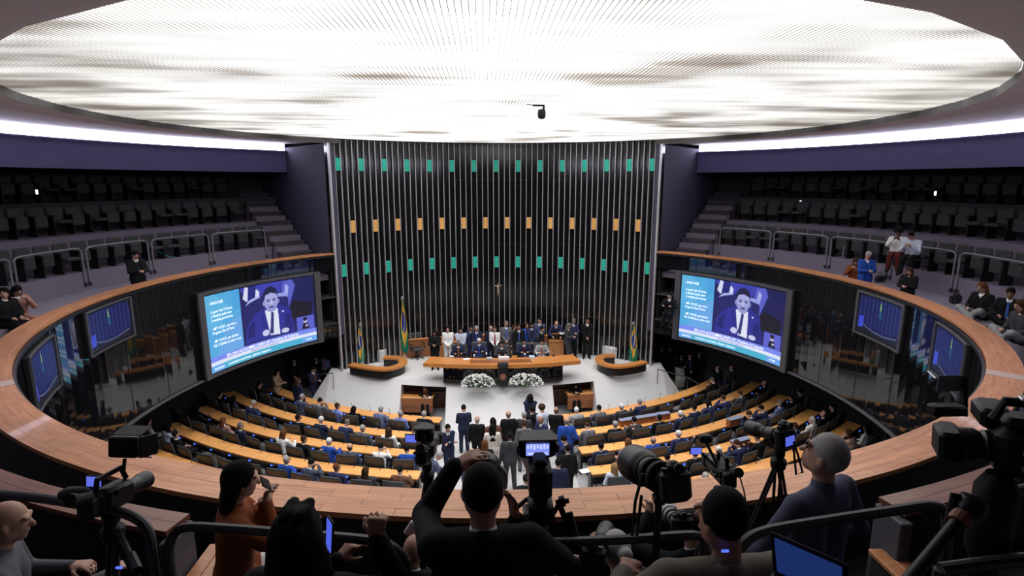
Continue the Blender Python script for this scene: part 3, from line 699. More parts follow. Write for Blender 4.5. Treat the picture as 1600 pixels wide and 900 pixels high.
for a_ in (aL + .058, aR - .053): tarc('end_panel', Rt - .80, Rt - .28, 0.0, .70, a_ - .002, a_ + .002, M_GLASS, tab, 1)
tarc('writing_inlay', Rt - .62, Rt - .2, .80, .806, aL * .42, aR * .38, M_PANEL, tab)
# crest block hanging on the table front
cb = at(785, 577, PZ + .4)
cr = thing('crest_panel', 'black block with a reddish round crest at the middle of the table front', 'emblem', (cb[0], tcy - Rt + .0, PZ + .08))
MB().box((0, 0, .32), (.36, .16, .86), bev=.02).obj('block', M_BLACK, cr)
MB().box((0, -.02, .72), (.40, .22, .2), bev=.03).obj('top_cover', mat('black_cloth', (.02, .02, .022), .9), cr)
MB().lathe([(.13, 0), (.13, .02), (.10, .03), (.0, .035)], o=(0, -.08, .26), axis=(0, -1, 0), n=20).obj('crest_disc', mat('crest_red', (.22, .07, .05), .5), cr)
b = MB()
for k in range(5):
    a = PI / 2 + 2 * PI * k / 5; a2 = a + PI / 5
    b.add([(0, -.125, .26), (.085 * math.cos(a), -.118, .26 + .085 * math.sin(a)), (.035 * math.cos(a2), -.118, .26 + .035 * math.sin(a2)), (.035 * math.cos(a - PI / 5), -.118, .26 + .035 * math.sin(a - PI / 5))], [(0, 2, 1), (0, 1, 3)])
b.obj('crest_star', mat('crest_gold', (.35, .18, .07), .4), cr)
# flower arrangements
def flowers(px, label, seed):
    r = random.Random(seed); p = at(px, 592, PZ); y = tcy - Rt - .02
    root = thing('flower_arrangement', label, 'flowers', (p[0], y - .16, PZ), 0, None)
    MB().box((0, .02, .05), (.9, .22, .1), bev=.03).obj('trough', mat('leaf_dark', (.03, .06, .03), .7), root)
    lm = MB()
    for k in range(60):
        a = r.uniform(0, 2 * PI); h = r.uniform(.05, .42); rr = math.sqrt(max(0, 1 - (h / .50)**2)); x = math.cos(a) * .6 * rr; yy = math.sin(a) * .17 * rr
        d = Vector((x, yy, h)).normalized() * .1; s_ = Vector((r.uniform(-1, 1), r.uniform(-1, 1), 0)) * .03
        lm.add([(x - d.x, yy - d.y, h - d.z + .02), Vector((x, yy, h)) + s_, Vector((x, yy, h)) + d * .5, Vector((x, yy, h)) - s_], [(0, 1, 2, 3)])
    o = lm.obj('foliage', mat('leaf_green', (.05, .10, .05), .7), root); o['kind'] = 'stuff'
    fm_ = flower_m
    for k in range(190):
        a = r.uniform(0, 2 * PI); h = r.uniform(.03, .47); rr = math.sqrt(max(0, 1 - (h / .50)**2)) * r.uniform(.85, 1.02)
        x = math.cos(a) * .66 * rr; yy = math.sin(a) * .19 * rr
        link('flower', fm_, root, (x, yy, h), (r.uniform(-.9, .9), r.uniform(-.9, .9), r.uniform(0, 6)), scale=r.uniform(1.1, 1.9))
fb = MB()
for k in range(5):
    a = 2 * PI * k / 5
    fb.add([(0, 0, 0), (.022 * math.cos(a - .5), .022 * math.sin(a - .5), .022), (.042 * math.cos(a), .042 * math.sin(a), .02), (.022 * math.cos(a + .5), .022 * math.sin(a + .5), .022)], [(0, 1, 2, 3)])
fb.lathe([(.0, 0), (.012, .01), (.012, .025), (.0, .034)], n=5)
flower_m = fb.mesh('flower', mat('white_petal', (.80, .80, .78), .7))
flowers(747, 'bank of white flowers before the table, left of the crest', 1)
flowers(819, 'bank of white flowers before the table, right of the crest', 2)
# curved wooden rail benches at both sides of the podium
def jbench(path, label, nm):
    P = [at(x, y, PZ + .42) for x, y in path]; base = P[0] * 0 + np.array([sum(p[0] for p in P) / len(P), sum(p[1] for p in P) / len(P), PZ])
    # smooth the path
    Q = []
    for i in range(len(P) - 1):
        p0, p1, p2, p3 = P[max(i-1, 0)], P[i], P[i+1], P[min(i+2, len(P)-1)]
        for k in range(6):
            t = k / 6; Q.append(.5 * ((2*p1) + (-p0+p2)*t + (2*p0-5*p1+4*p2-p3)*t*t + (-p0+3*p1-3*p2+p3)*t**3))
    Q.append(P[-1]); root = thing('curved_counter', label, 'counter', base)
    def ribbon(w, z0, z1, m, name):
        v = []; 
        for i, q in enumerate(Q):
            d = Q[min(i+1, len(Q)-1)] - Q[max(i-1, 0)]; n_ = np.array([-d[1], d[0]]) / (math.hypot(d[0], d[1]) + 1e-9) * w / 2
            for s_, z in ((-1, z0), (1, z0), (1, z1), (-1, z1)): v.append((q[0] + s_ * n_[0] - base[0], q[1] + s_ * n_[1] - base[1], z))
        f = [(0, 1, 2, 3), tuple(len(Q) * 4 - 4 + k for k in (3, 2, 1, 0))]
        for i in range(len(Q) - 1):
            for k in range(4): f.append((i*4+k, (i+1)*4+k, (i+1)*4+(k+1) % 4, i*4+(k+1) % 4))
        mb = MB(); mb.add(v, f); mb.obj(name, m, root)
    ribbon(.34, .34, .42, M_TABLE, 'wood_top'); ribbon(.14, 0, .34, M_BLACK, 'black_base')
jbench([(548, 568), (575, 573), (604, 575), (624, 570), (630, 564), (622, 558), (600, 557)], 'curved wooden rail counter at the left end of the podium', 'l')
jbench([(1008, 564), (985, 569), (962, 571), (942, 567), (936, 560), (944, 555), (960, 554)], 'curved wooden rail counter at the right end of the podium', 'r')
for a, b, nm in (((594, 566), (624, 548), 'left'), ((925, 548), (960, 562), 'right')):
    A, B = at(*a, PZ), at(*b, PZ); d = B - A; L = math.hypot(d[0], d[1])
    o = MB().box((0, 0, .26), (L, .3, .52), bev=.02).obj('low_wall', M_WHITE, None, loc=(A + B) / 2); o.rotation_euler = (0, 0, math.atan2(d[1], d[0]))
    tag(o, 'low pale grey carpeted block behind the %s curved counter' % nm, 'block')
# rear wooden counters behind the rostrum
def counter(pa, pb, z0, h, dep, label, m=M_PANEL, slope=0.0, nm='rear_counter'):
    a, b = at(*pa, z0 + h), at(*pb, z0 + h); d = b - a; L = math.hypot(d[0], d[1])
    r = thing(nm, label, 'counter', np.array([(a[0] + b[0]) / 2, (a[1] + b[1]) / 2, z0]), math.atan2(d[1], d[0]))
    MB().box((0, dep / 2, h / 2 - .02), (L - .04, dep, h - .04), bev=.01).obj('body', m, r)
    MB().box((0, dep / 2, h - .015), (L, dep + .06, .04), bev=.01).obj('top', M_TABLE, r); return r
counter((624, 532), (700, 526), PZ, .85, .12, 'curved reddish wooden screen wall at the left behind the flag', M_PANEL)
counter((702, 524), (764, 523), PZ, 1.05, .12, 'reddish wooden screen wall behind the women in white', M_PANEL)
counter((678, 536), (734, 533), PZ, .80, .30, 'light wooden desk front behind the left end of the rostrum', mat('panel_light', (.42, .17, .06), .4))
counter((768, 524), (800, 524), PZ, 1.02, .12, 'reddish wooden screen behind the rostrum chairs, centre', M_PANEL)
counter((803, 524), (856, 524), PZ, 1.02, .12, 'reddish wooden screen behind the rostrum chairs, right of centre', M_PANEL)
ls = counter((857, 533), (882, 533), PZ, .80, .30, 'light wooden desk front at the right behind the rostrum', mat('panel_light', (.42, .17, .06), .4))
kd = counter((862, 521), (886, 521), PZ + .0, 1.08, .35, 'standing desk with black top and papers beside the right wooden desk', M_BLACK, nm='standing_desk')
# flags
def flag_mat():
    if 'flag' in MAT: return MAT['flag']
    m = bpy.data.materials.new('flag_cloth'); m.use_nodes = True; nt = m.node_tree; N = nt.nodes; Lk = nt.links; b = N['Principled BSDF']
    b.inputs['Roughness'].default_value = .8; MAT['flag'] = m
    uv = N.new('ShaderNodeUVMap'); uv.uv_map = 'UVMap'; sp = N.new('ShaderNodeSeparateXYZ'); Lk.new(uv.outputs[0], sp.inputs[0])
    def M_(op, a, b_=None):
        q = N.new('ShaderNodeMath'); q.operation = op
        for i, x in enumerate((a, b_)):
            if x is None: continue
            if isinstance(x, (int, float)): q.inputs[i].default_value = x
            else: Lk.new(x, q.inputs[i])
        return q.outputs[0]
    x = M_('SUBTRACT', sp.outputs[0], .5); y = M_('SUBTRACT', sp.outputs[1], .5)      # x across the long side (down when hung)
    rh = M_('LESS_THAN', M_('ADD', M_('DIVIDE', M_('ABSOLUTE', x), .42), M_('DIVIDE', M_('ABSOLUTE', y), .40)), 1.0)
    r = M_('SQRT', M_('ADD', M_('POWER', M_('MULTIPLY', x, 1.43), 2.0), M_('POWER', y, 2.0)))
    ci = M_('LESS_THAN', r, .25)
    bd = M_('LESS_THAN', M_('ABSOLUTE', M_('SUBTRACT', M_('SQRT', M_('ADD', M_('POWER', M_('ADD', M_('MULTIPLY', x, 1.43), .14), 2.0), M_('POWER', M_('ADD', y, .42), 2.0))), .50)), .028)
    def mix(f, a, c):
        q = N.new('ShaderNodeMix'); q.data_type = 'RGBA'; Lk.new(f, q.inputs[0])
        for s_, z in ((6, a), (7, c)):
            if isinstance(z, tuple): q.inputs[s_].default_value = z
            else: Lk.new(z, q.inputs[s_])
        return q.outputs[2]
    c = mix(rh, (.0, .19, .10, 1), (.80, .46, .06, 1)); c = mix(ci, c, mix(bd, (.02, .045, .26, 1), (.7, .7, .7, 1))); Lk.new(c, b.inputs['Base Color'])
    return m
def flag(px, ytop, ybase, z0, label, t_y=None, mirror=1, hh=None, off=0):
    base = at(px, ybase, z0); 
    D = math.hypot(base[0] - CAMP[0], base[1] - CAMP[1]); 
    # height from the picture
    lo, hi = .5, 5
    for _ in range(40):
        mid = (lo + hi) / 2
        if proj((base[0], base[1], z0 + mid))[1] > ytop: lo = mid
        else: hi = mid
    H = lo
    r = thing('flag', label, 'flag', base)
    MB().tube([(0, 0, 0), (0, 0, H)], .016, 8).obj('pole', mat('gold_pole', (.45, .38, .25), .3, .8), r)
    MB().lathe([(.14, 0), (.14, .04), (.06, .08), (.03, .2)], n=14).obj('base', mat('cream_base', (.5, .45, .38), .5), r)
    b = MB(); b.lathe([(.0, 0), (.05, .03), (.055, .06), (.02, .1), (0, .14)], o=(0, 0, H - .04), n=10)
    for k in range(4): a = PI / 2 * k; b.box((.055 * math.cos(a), .055 * math.sin(a), H - .07), (.045, .045, .07), bev=.01)
    b.obj('finial', M_CHROME, r)
    L = H * .80; nv, nu = 24, 18; v = []; uv = []
    for i in range(nv + 1):
        s = i / nv; wd_ = .10 + .22 * min(1, s * 1.6) - .10 * max(0, s - .8) * 5 * .6
        for j in range(nu + 1):
            t = j / nu; z = H - .14 - L * s - .16 * t * s
            fold = math.sin(t * PI * 5 + s * .8) * .045 * (1 - .3 * s)
            v.append((mirror * ((t - .45) * wd_ + .02), fold - .03 - .02 * t, z)); uv.append((.18 + .80 * s, .18 + .62 * t))
    f = [(i*(nu+1)+j, (i+1)*(nu+1)+j, (i+1)*(nu+1)+j+1, i*(nu+1)+j+1) for i in range(nv) for j in range(nu)]
    me = mesh_from(v, f, 'flag_cloth', True, [flag_mat()]); ul = me.uv_layers.new(name='UVMap')
    for lp in me.loops: ul.data[lp.index].uv = uv[lp.vertex_index]
    o = link('cloth', me, r); md = o.modifiers.new('t', 'SOLIDIFY'); md.thickness = .006
flag(632, 466, 561, PZ, 'tall green, yellow and blue flag on a pole left of the rostrum')
flag(566, 507, 571, PZ, 'small green, yellow and blue flag at the far left of the fins', mirror=-1)
flag(987, 505, 570, PZ, 'small green, yellow and blue flag at the far right of the fins')
# crucifix on the fins
p = oncyl(778, 450, 9.86)
c = thing('crucifix', 'small pale crucifix fixed high on the metal fins', 'crucifix', p)
MB().box((0, 0, -.05), (.035, .025, .62), bev=.004).box((0, 0, .12), (.40, .025, .035), bev=.004).obj('cross', mat('cross_wood', (.05, .03, .02), .5), c)
MB().tube([(0, -.03, .16), (0, -.045, .05), (0, -.03, -.08), (.005, -.04, -.20), (0, -.03, -.30)], [.025, .035, .03, .025, .012], 6).tube([(-.17, -.03, .13), (0, -.03, .07), (.17, -.03, .13)], [.01, .02, .01], 5).lathe([(0, 0), (.025, .02), (.025, .04), (0, .06)], o=(0, -.04, .15), n=6).obj('figure', mat('ivory', (.55, .42, .34), .5), c)
# office chair left of the rostrum
p = at(652, 560, PZ); chair(p[0], p[1], PZ, PI + .5, 'empty black office chair standing between the tall flag and the rostrum')
RCH = []
for px, py in ((716, 536), (748.6, 533), (784, 538), (819, 534), (846.5, 534.6)):
    q = at(px, py, PZ + 1.26); RCH.append(q)
for q, n_ in zip(RCH, ('far left seat', 'second seat from the left', 'middle seat', 'second seat from the right', 'far right seat')):
    chair(q[0], q[1] + .1, PZ, PI, 'dark high-back chair at the rostrum table, %s' % n_)
# things on the rostrum table
def slab(nm, px, py, z, dims, m, label, cat, rz=0.0, bev=.004):
    p = at(px, py, z); o = MB().box((0, 0, dims[2] / 2), dims, bev=bev).obj(nm, m, None, loc=p); o.rotation_euler = (0, 0, rz); tag(o, label, cat); return o
M_PAP = mat('paper', (.82, .82, .82), .8)
TZ = PZ + .806
slab('document_case', 787, 561, TZ, (.42, .16, .10), M_PAP, 'white document box on the table before the seated chairman', 'box')
slab('paper_stack', 765, 561, TZ, (.22, .16, .06), mat('paper_grey', (.45, .47, .5), .6), 'grey folder stack left of the white box on the rostrum', 'papers')
slab('paper_stack', 831, 559, TZ, (.22, .2, .07), mat('paper_blue', (.45, .62, .8), .6), 'pale blue and white paper stack right of the white box', 'papers')
slab('paper_sheet', 729, 561, TZ, (.26, .2, .01), M_PAP, 'loose white sheets on the left part of the rostrum table', 'papers', .3)
slab('paper_sheet', 706, 557, TZ, (.16, .12, .012), M_PAP, 'small white card on the table before the left brown man', 'papers', .1)
slab('wooden_box', 804, 558, TZ, (.22, .12, .05), M_TABLE, 'small wooden stand right of the white box', 'box')
for px, py, nm in ((724, 558, 'left'), (865, 556, 'right')):
    p = at(px, py, TZ); r = thing('desk_microphone', 'black gooseneck microphone on the %s part of the rostrum table' % nm, 'microphone', p)
    MB().lathe([(.06, 0), (.06, .02), (.02, .03)], n=12).obj('base', M_BLACK, r); MB().tube([(0, 0, .02), (0, .02, .2), (0, .08, .3)], [.006, .006, .014], 6).obj('stem', M_BLACK, r)
for px, py, k in ((741, 558, 'left of the white-haired man'), (760, 555, 'right of the white-haired man'), (820, 556, 'in front of the navy-suited man'), (839, 555, 'beside the blue papers')):
    p = at(px, py, TZ); o = MB().lathe([(.028, 0), (.034, .11), (.03, .11), (.026, .01)], n=10).obj('glass', mat('drinking_glass', (.7, .75, .8), .1, spec=.7), None, smooth=True, loc=p); tag(o, 'small water glass on the rostrum table ' + k, 'glass')
# niche desks with their office chairs
for (x0, x1), (pa, pb), nm in ((NL, ((617, 622), (676, 623)), 'left'), (NR_, ((887, 618), (943, 614)), 'right')):
    a, b = at(pa[0], pa[1], .80), at(pb[0], pb[1], .80); d = b - a; L = math.hypot(d[0], d[1])
    r = thing('stenographer_desk', 'small wooden desk with a tall front panel in the %s podium recess' % nm, 'desk', ((a[0] + b[0]) / 2, (a[1] + b[1]) / 2, .02), math.atan2(d[1], d[0]))
    MB().box((0, .20, .78), (L, .40, .04), bev=.008).obj('desk_top', M_DESK, r)
    MB().box((0, 0, .64), (L, .03, .30), bev=.006).obj('front_panel', mat('desk_panel', (.34, .13, .05), .4), r)
    MB().box((0, -.005, .34), (L, .025, .28), bev=.006).obj('lower_panel', M_PANEL, r)
    for s_ in (-1, 1):
        MB().box((s_ * L * .32, .20, .38), (.05, .05, .75), bev=.008).obj('leg', M_BLKM, r); MB().box((s_ * L * .32, .20, .02), (.06, .36, .035), bev=.01).obj('foot', M_BLKM, r)
    rz = math.atan2(d[1], d[0])
    chair(r.location.x + (.12 if nm == 'left' else -.08), r.location.y + .68, .02, PI + rz, 'office chair of the stenographer in the %s podium recess' % nm)
    chair(r.location.x + (-.5 if nm == 'left' else .48), r.location.y + .70, .02, PI + rz + .3, 'spare black office chair in the %s podium recess' % nm)
slab('paper_sheet', 669, 621, .82, (.24, .18, .01), M_PAP, 'white sheet on the left recess desk', 'papers')
# handrails beside the podium
for pts, nm in (([(470, 588, .9), (520, 583, 1.6)], 'left'), ([(1028, 577, 1.55), (1075, 590, .9), (1092, 600, .9), (1092, 608, .6)], 'right')):
    P = [at(x, y, z) for x, y, z in pts]; b0 = P[0]; r = thing('handrail', 'thin metal handrail of the ramp %s of the podium' % nm, 'railing', (b0[0], b0[1], 0))
    MB().tube([tuple(q - np.array([b0[0], b0[1], 0])) for q in P], .022, 8).obj('rail', M_CHROME, r)
    for q in (P[0], P[1]): MB().tube([(q[0] - b0[0], q[1] - b0[1], 0), (q[0] - b0[0], q[1] - b0[1], q[2])], .018, 6).obj('post', M_CHROME, r)

# ================================================================== GALLERY SEATS, RAILINGS
gs = {}
gs['backrest'] = MB().box((0, .02, .64), (.50, .08, .52), bev=.03).mesh('backrest', M_SEAT)
gs['seat'] = MB().box((0, -.10, .46), (.47, .12, .40), bev=.04).mesh('seat', M_SEAT)
gs['seatd'] = MB().box((0, -.26, .43), (.47, .44, .10), bev=.04).mesh('seat', M_SEAT)
gs['side'] = MB().box((0, -.1, .30), (.04, .36, .60), bev=.012).mesh('side_panel', M_BLACK)
gs['arm'] = MB().box((0, -.12, .63), (.055, .40, .035), bev=.01).mesh('armrest', M_BLACK)
for ti, (tn, R, z) in enumerate((('front', 13.35, 6.5), ('middle', 14.95, 7.5), ('top', 16.5, 8.5))):
    for sgn, sd in ((-1, 'left'), (1, 'right')):
        k = 0; th = TF + (1.85 if ti == 0 else 2.1) / R; gi = .60 / R
        while True:
            p = pol(R, sgn * th, z); q = proj(p + np.array([0, 0, .8]))
            if q[0] < -30 or q[0] > 1630 or k > 38: break
            k += 1
            r = thing('folding_chair', 'dark folding chair, %s row of the %s gallery, %s from the stair' % (tn, sd, ORD[k]), 'seat', p, -sgn * th)
            link('backrest', gs['backrest'], r)
            down = random.random() < .25
            link('seat', gs['seatd'] if down else gs['seat'], r); link('side_panel', gs['side'], r, (-.262, 0, 0)); link('armrest', gs['arm'], r, (-.262, 0, 0)); link('armrest', gs['arm'], r, (.262, 0, 0))
            th += gi * (1.0 if k % 9 else 1.0)
def rail_loop(sgn, th0, th1, n_, label):
    R = 12.56; r = thing('gallery_railing', label, 'railing', pol(R, sgn * (th0 + th1) / 2, 6.5)); b0 = np.array(r.location)
    P = [pol(R, sgn * th0, 6.2), pol(R, sgn * th0, 7.20), pol(R, sgn * (th0 + .006), 7.27)] + [pol(R, sgn * (th0 + (th1 - th0) * i / 10), 7.29) for i in range(1, 10)] + [pol(R, sgn * (th1 - .006), 7.27), pol(R, sgn * th1, 7.20), pol(R, sgn * th1, 6.2)]
    P = [q - b0 - (0 if False else 0) for q in P]
    # move outside face of the step
    MB().tube([tuple(q) for q in P], .026, 8).obj('rail', mat('gallery_rail', (.26, .26, .28), .4, .3), r)
    for q in (P[0], P[-1]): MB().box((q[0], q[1], q[2] - .0), (.07, .07, .12), bev=.01).obj('bracket', M_RAIL, r)
for sgn, sd in ((-1, 'left'), (1, 'right')):
    th = TF + 1.75 / 12.6; k = 0
    while k < 9:
        k += 1; L = 2.15 / 12.6; rail_loop(sgn, th, th + L, k, 'grey tube railing on the %s gallery step, %s from the stair' % (sd, ORD[k])); th += L + .012
# small step lights
for (x, y), R, nm in (((57, 300), 15.58, 'left gallery, upper riser'), ((1462, 302), 15.58, 'right gallery, nearer the frame edge'), ((1251, 316), 15.58, 'right gallery, farther away')):
    p = oncyl(x, y, R); r = thing('step_light', 'tiny white step light on the riser of the ' + nm, 'light', p, -thof(p))
    MB().box((0, 0, 0), (.09, .03, .17), bev=.01).obj('housing', M_CHROME, r); MB().box((0, -.018, 0), (.06, .012, .13), bev=.004).obj('lens', mat('step_glow', (.85, .88, 1), .5, emit=9), r)
# rope barriers
def barrier(pa, pb, htop, label, mrope, sag=.12):
    A, B = at(pa[0], pa[1], 6.0), at(pb[0], pb[1], 6.0); r = thing('rope_barrier', label, 'barrier', A)
    for q, hh in ((A, htop[0]), (B, htop[1])):
        o = np.array(q) - A; MB().lathe([(.14, 0), (.14, .02), (.03, .04), (.022, hh), (.03, hh + .01), (.03, hh + .05), (.0, hh + .06)], o=tuple(o), n=12).obj('post', M_CHROME, r)
    D = B - A; L = [tuple(D * t + np.array([0, 0, htop[0] * (1 - t) + htop[1] * t - sag * math.sin(PI * t)])) for t in np.linspace(0, 1, 9)]
    MB().tube(L, .02, 6).obj('rope', mrope, r)
barrier((243, 428), (291, 421), (.92, .42), 'rope barrier with a green strap on the left gallery ledge', mat('green_strap', (.02, .25, .2), .6))
barrier((1314, 428), (1281, 423), (.92, .35), 'rope barrier with a black rope on the right gallery ledge', M_BLACK)
# translucent tape across the parapet top
for px, py in ((15, 598), (1548, 582)):
    p = at(px, py, ZR); th = thof(p)
    o = MB().arc((0, CY), 9.90, 10.33, ZR + .002, ZR + .004, th - .014, th + .014, 4).obj('tape', mat('pale_tape', (.42, .32, .28), .3)); tag(o, 'band of pale tape across the %s end of the wooden parapet top' % ('left' if px < 800 else 'right'), 'tape')
# small dome camera under the luminous ceiling
p = at(845, 168, ZC - .1); r = thing('ceiling_camera', 'small black dome camera hanging below the luminous ceiling', 'camera', p)
MB().box((-.05, 0, .04), (.24, .05, .04), bev=.01).box((.06, 0, .0), (.05, .05, .12), bev=.01).obj('bracket', M_BLACK, r)
MB().lathe([(0, -.24), (.07, -.22), (.09, -.14), (.08, -.05), (.03, -.03)], o=(.02, 0, 0), n=14).obj('head', M_BLACK, r, smooth=True)
MB().tube([(-.3, 0, .06), (-.17, 0, .05)], .012, 6).obj('arm', M_CHROME, r)

# ================================================================== PEOPLE: bodies grown as smooth distance fields
V3 = lambda *a: np.array(a, float)
class SDF:
    def __init__(s, lo, hi, h):
        s.h = h; s.lo = np.array(lo, float); n = np.ceil((np.array(hi) - s.lo) / h).astype(int) + 1; s.n = n
        s.f = np.full(n, 10.0, np.float32); s.ax = [s.lo[i] + h * np.arange(n[i]) for i in range(3)]
    def _blk(s, lo, hi, pad):
        i0 = np.maximum(np.floor((lo - pad - s.lo) / s.h).astype(int), 0); i1 = np.minimum(np.ceil((hi + pad - s.lo) / s.h).astype(int) + 1, s.n)
        if (i1 <= i0).any(): return None, None
        g = [s.ax[k][i0[k]:i1[k]] for k in range(3)]
        return tuple(slice(a, b) for a, b in zip(i0, i1)), (g[0][:, None, None], g[1][None, :, None], g[2][None, None, :])
    def _put(s, sl, d, k, cut=False):
        a = s.f[sl]
        if cut: s.f[sl] = np.maximum(a, -d); return
        if k > 0:
            h = np.clip(.5 + .5 * (a - d) / k, 0, 1); s.f[sl] = a * (1 - h) + d * h - k * h * (1 - h)
        else: s.f[sl] = np.minimum(a, d)
    def cap(s, a, b, ra, rb, k=.03, cut=False, grow=0.0):
        a, b = np.array(a, float), np.array(b, float); ra += grow; rb += grow; m = max(ra, rb)
        sl, g = s._blk(np.minimum(a, b) - m, np.maximum(a, b) + m, k + 3 * s.h)
        if sl is None: return s
        d = b - a; L = max(d @ d, 1e-9); px, py, pz = g[0] - a[0], g[1] - a[1], g[2] - a[2]
        t = np.clip((px * d[0] + py * d[1] + pz * d[2]) / L, 0, 1)
        r = np.sqrt((px - t * d[0])**2 + (py - t * d[1])**2 + (pz - t * d[2])**2) - (ra + (rb - ra) * t)
        s._put(sl, r, k, cut); return s
    def ell(s, c, r, k=.03, cut=False, R=None, grow=0.0):
        c = np.array(c, float); r = np.array(r, float) + grow; m = r.max()
        sl, g = s._blk(c - m, c + m, k + 3 * s.h)
        if sl is None: return s
        x, y, z = g[0] - c[0], g[1] - c[1], g[2] - c[2]
        if R is not None: x, y, z = (R[0][i] * x + R[1][i] * y + R[2][i] * z for i in range(3))
        k0 = np.sqrt((x / r[0])**2 + (y / r[1])**2 + (z / r[2])**2); k1 = np.sqrt((x / r[0]**2)**2 + (y / r[1]**2)**2 + (z / r[2]**2)**2) + 1e-6
        s._put(sl, k0 * (k0 - 1) / k1, k, cut); return s
    def half(s, p, nrm):         # keep the side the normal points to
        nrm = np.array(nrm, float); nrm /= np.linalg.norm(nrm)
        d = (s.ax[0][:, None, None] - p[0]) * nrm[0] + (s.ax[1][None, :, None] - p[1]) * nrm[1] + (s.ax[2][None, None, :] - p[2]) * nrm[2]
        s.f = np.maximum(s.f, -d).astype(np.float32); return s
    def mesh(s, name, m=None):
        f = s.f; ins = f < 0
        n = f.shape; c = [slice(0, -1), slice(1, None)]
        cnt = np.zeros((n[0]-1, n[1]-1, n[2]-1), np.int8)
        for i in (0, 1):
            for j in (0, 1):
                for k in (0, 1): cnt += ins[c[i], c[j], c[k]]
        act = (cnt > 0) & (cnt < 8); idx = np.full(act.shape, -1, np.int64); ids = np.argwhere(act); idx[act] = np.arange(len(ids))
        if len(ids) == 0: return mesh_from([], [], name)
        acc = np.zeros((len(ids), 3)); num = np.zeros(len(ids))
        E_ = [((0,0,0),(1,0,0)),((0,1,0),(1,1,0)),((0,0,1),(1,0,1)),((0,1,1),(1,1,1)),((0,0,0),(0,1,0)),((1,0,0),(1,1,0)),((0,0,1),(0,1,1)),((1,0,1),(1,1,1)),((0,0,0),(0,0,1)),((1,0,0),(1,0,1)),((0,1,0),(0,1,1)),((1,1,0),(1,1,1))]
        for a, b in E_:
            ia = ids + a; ib = ids + b; fa = f[tuple(ia.T)]; fb = f[tuple(ib.T)]; x = (fa < 0) != (fb < 0)
            t = np.where(x, fa / np.where(x, fa - fb, 1), 0)[:, None]; acc += np.where(x[:, None], ia + (ib - ia) * t, 0); num += x
        V = s.lo + (acc / num[:, None]) * s.h; Q = []
        for ax in range(3):
            u, w = (ax + 1) % 3, (ax + 2) % 3
            a = ins[tuple(slice(0, -1) if k == ax else slice(None) for k in range(3))]; b = ins[tuple(slice(1, None) if k == ax else slice(None) for k in range(3))]
            e = np.argwhere(a != b); e = e[(e[:, u] > 0) & (e[:, w] > 0) & (e[:, u] < n[u] - 1) & (e[:, w] < n[w] - 1)]
            if len(e) == 0: continue
            du = np.zeros(3, int); du[u] = 1; dw = np.zeros(3, int); dw[w] = 1
            q = np.stack([idx[tuple((e - du - dw).T)], idx[tuple((e - dw).T)], idx[tuple(e.T)], idx[tuple((e - du).T)]], 1)
            fl = ~ins[tuple(e.T)]; q[fl] = q[fl][:, ::-1]; Q.append(q)
        Q = np.concatenate(Q); Q = Q[(Q >= 0).all(1)]
        me = bpy.data.meshes.new(name); me.vertices.add(len(V)); me.vertices.foreach_set('co', V.ravel())
        me.loops.add(Q.size); me.loops.foreach_set('vertex_index', Q.ravel().astype(np.int32))
        me.polygons.add(len(Q)); me.polygons.foreach_set('loop_start', (np.arange(len(Q)) * 4).astype(np.int32))
        me.polygons.foreach_set('use_smooth', [True] * len(Q)); me.update(calc_edges=True)
        if m: me.materials.append(m)
        return me
def ik(a, t, l1, l2, pole):      # middle joint between a and target t
    a, t, pole = V3(*a), V3(*t), V3(*pole); d = t - a; L = np.linalg.norm(d); 
    if L > (l1 + l2) * .995: t = a + d / L * (l1 + l2) * .995; d = t - a; L = np.linalg.norm(d)
    u = d / L; x = (l1 * l1 - l2 * l2 + L * L) / (2 * L); h = math.sqrt(max(l1 * l1 - x * x, 0)); p = pole - u * (pole @ u); p /= np.linalg.norm(p) + 1e-9
    return a + u * x + p * h, t
def rotx(v, a): c, s_ = math.cos(a), math.sin(a); return V3(v[0], c * v[1] - s_ * v[2], s_ * v[1] + c * v[2])
def rotz(v, a): c, s_ = math.cos(a), math.sin(a); return V3(c * v[0] - s_ * v[1], s_ * v[0] + c * v[1], v[2])
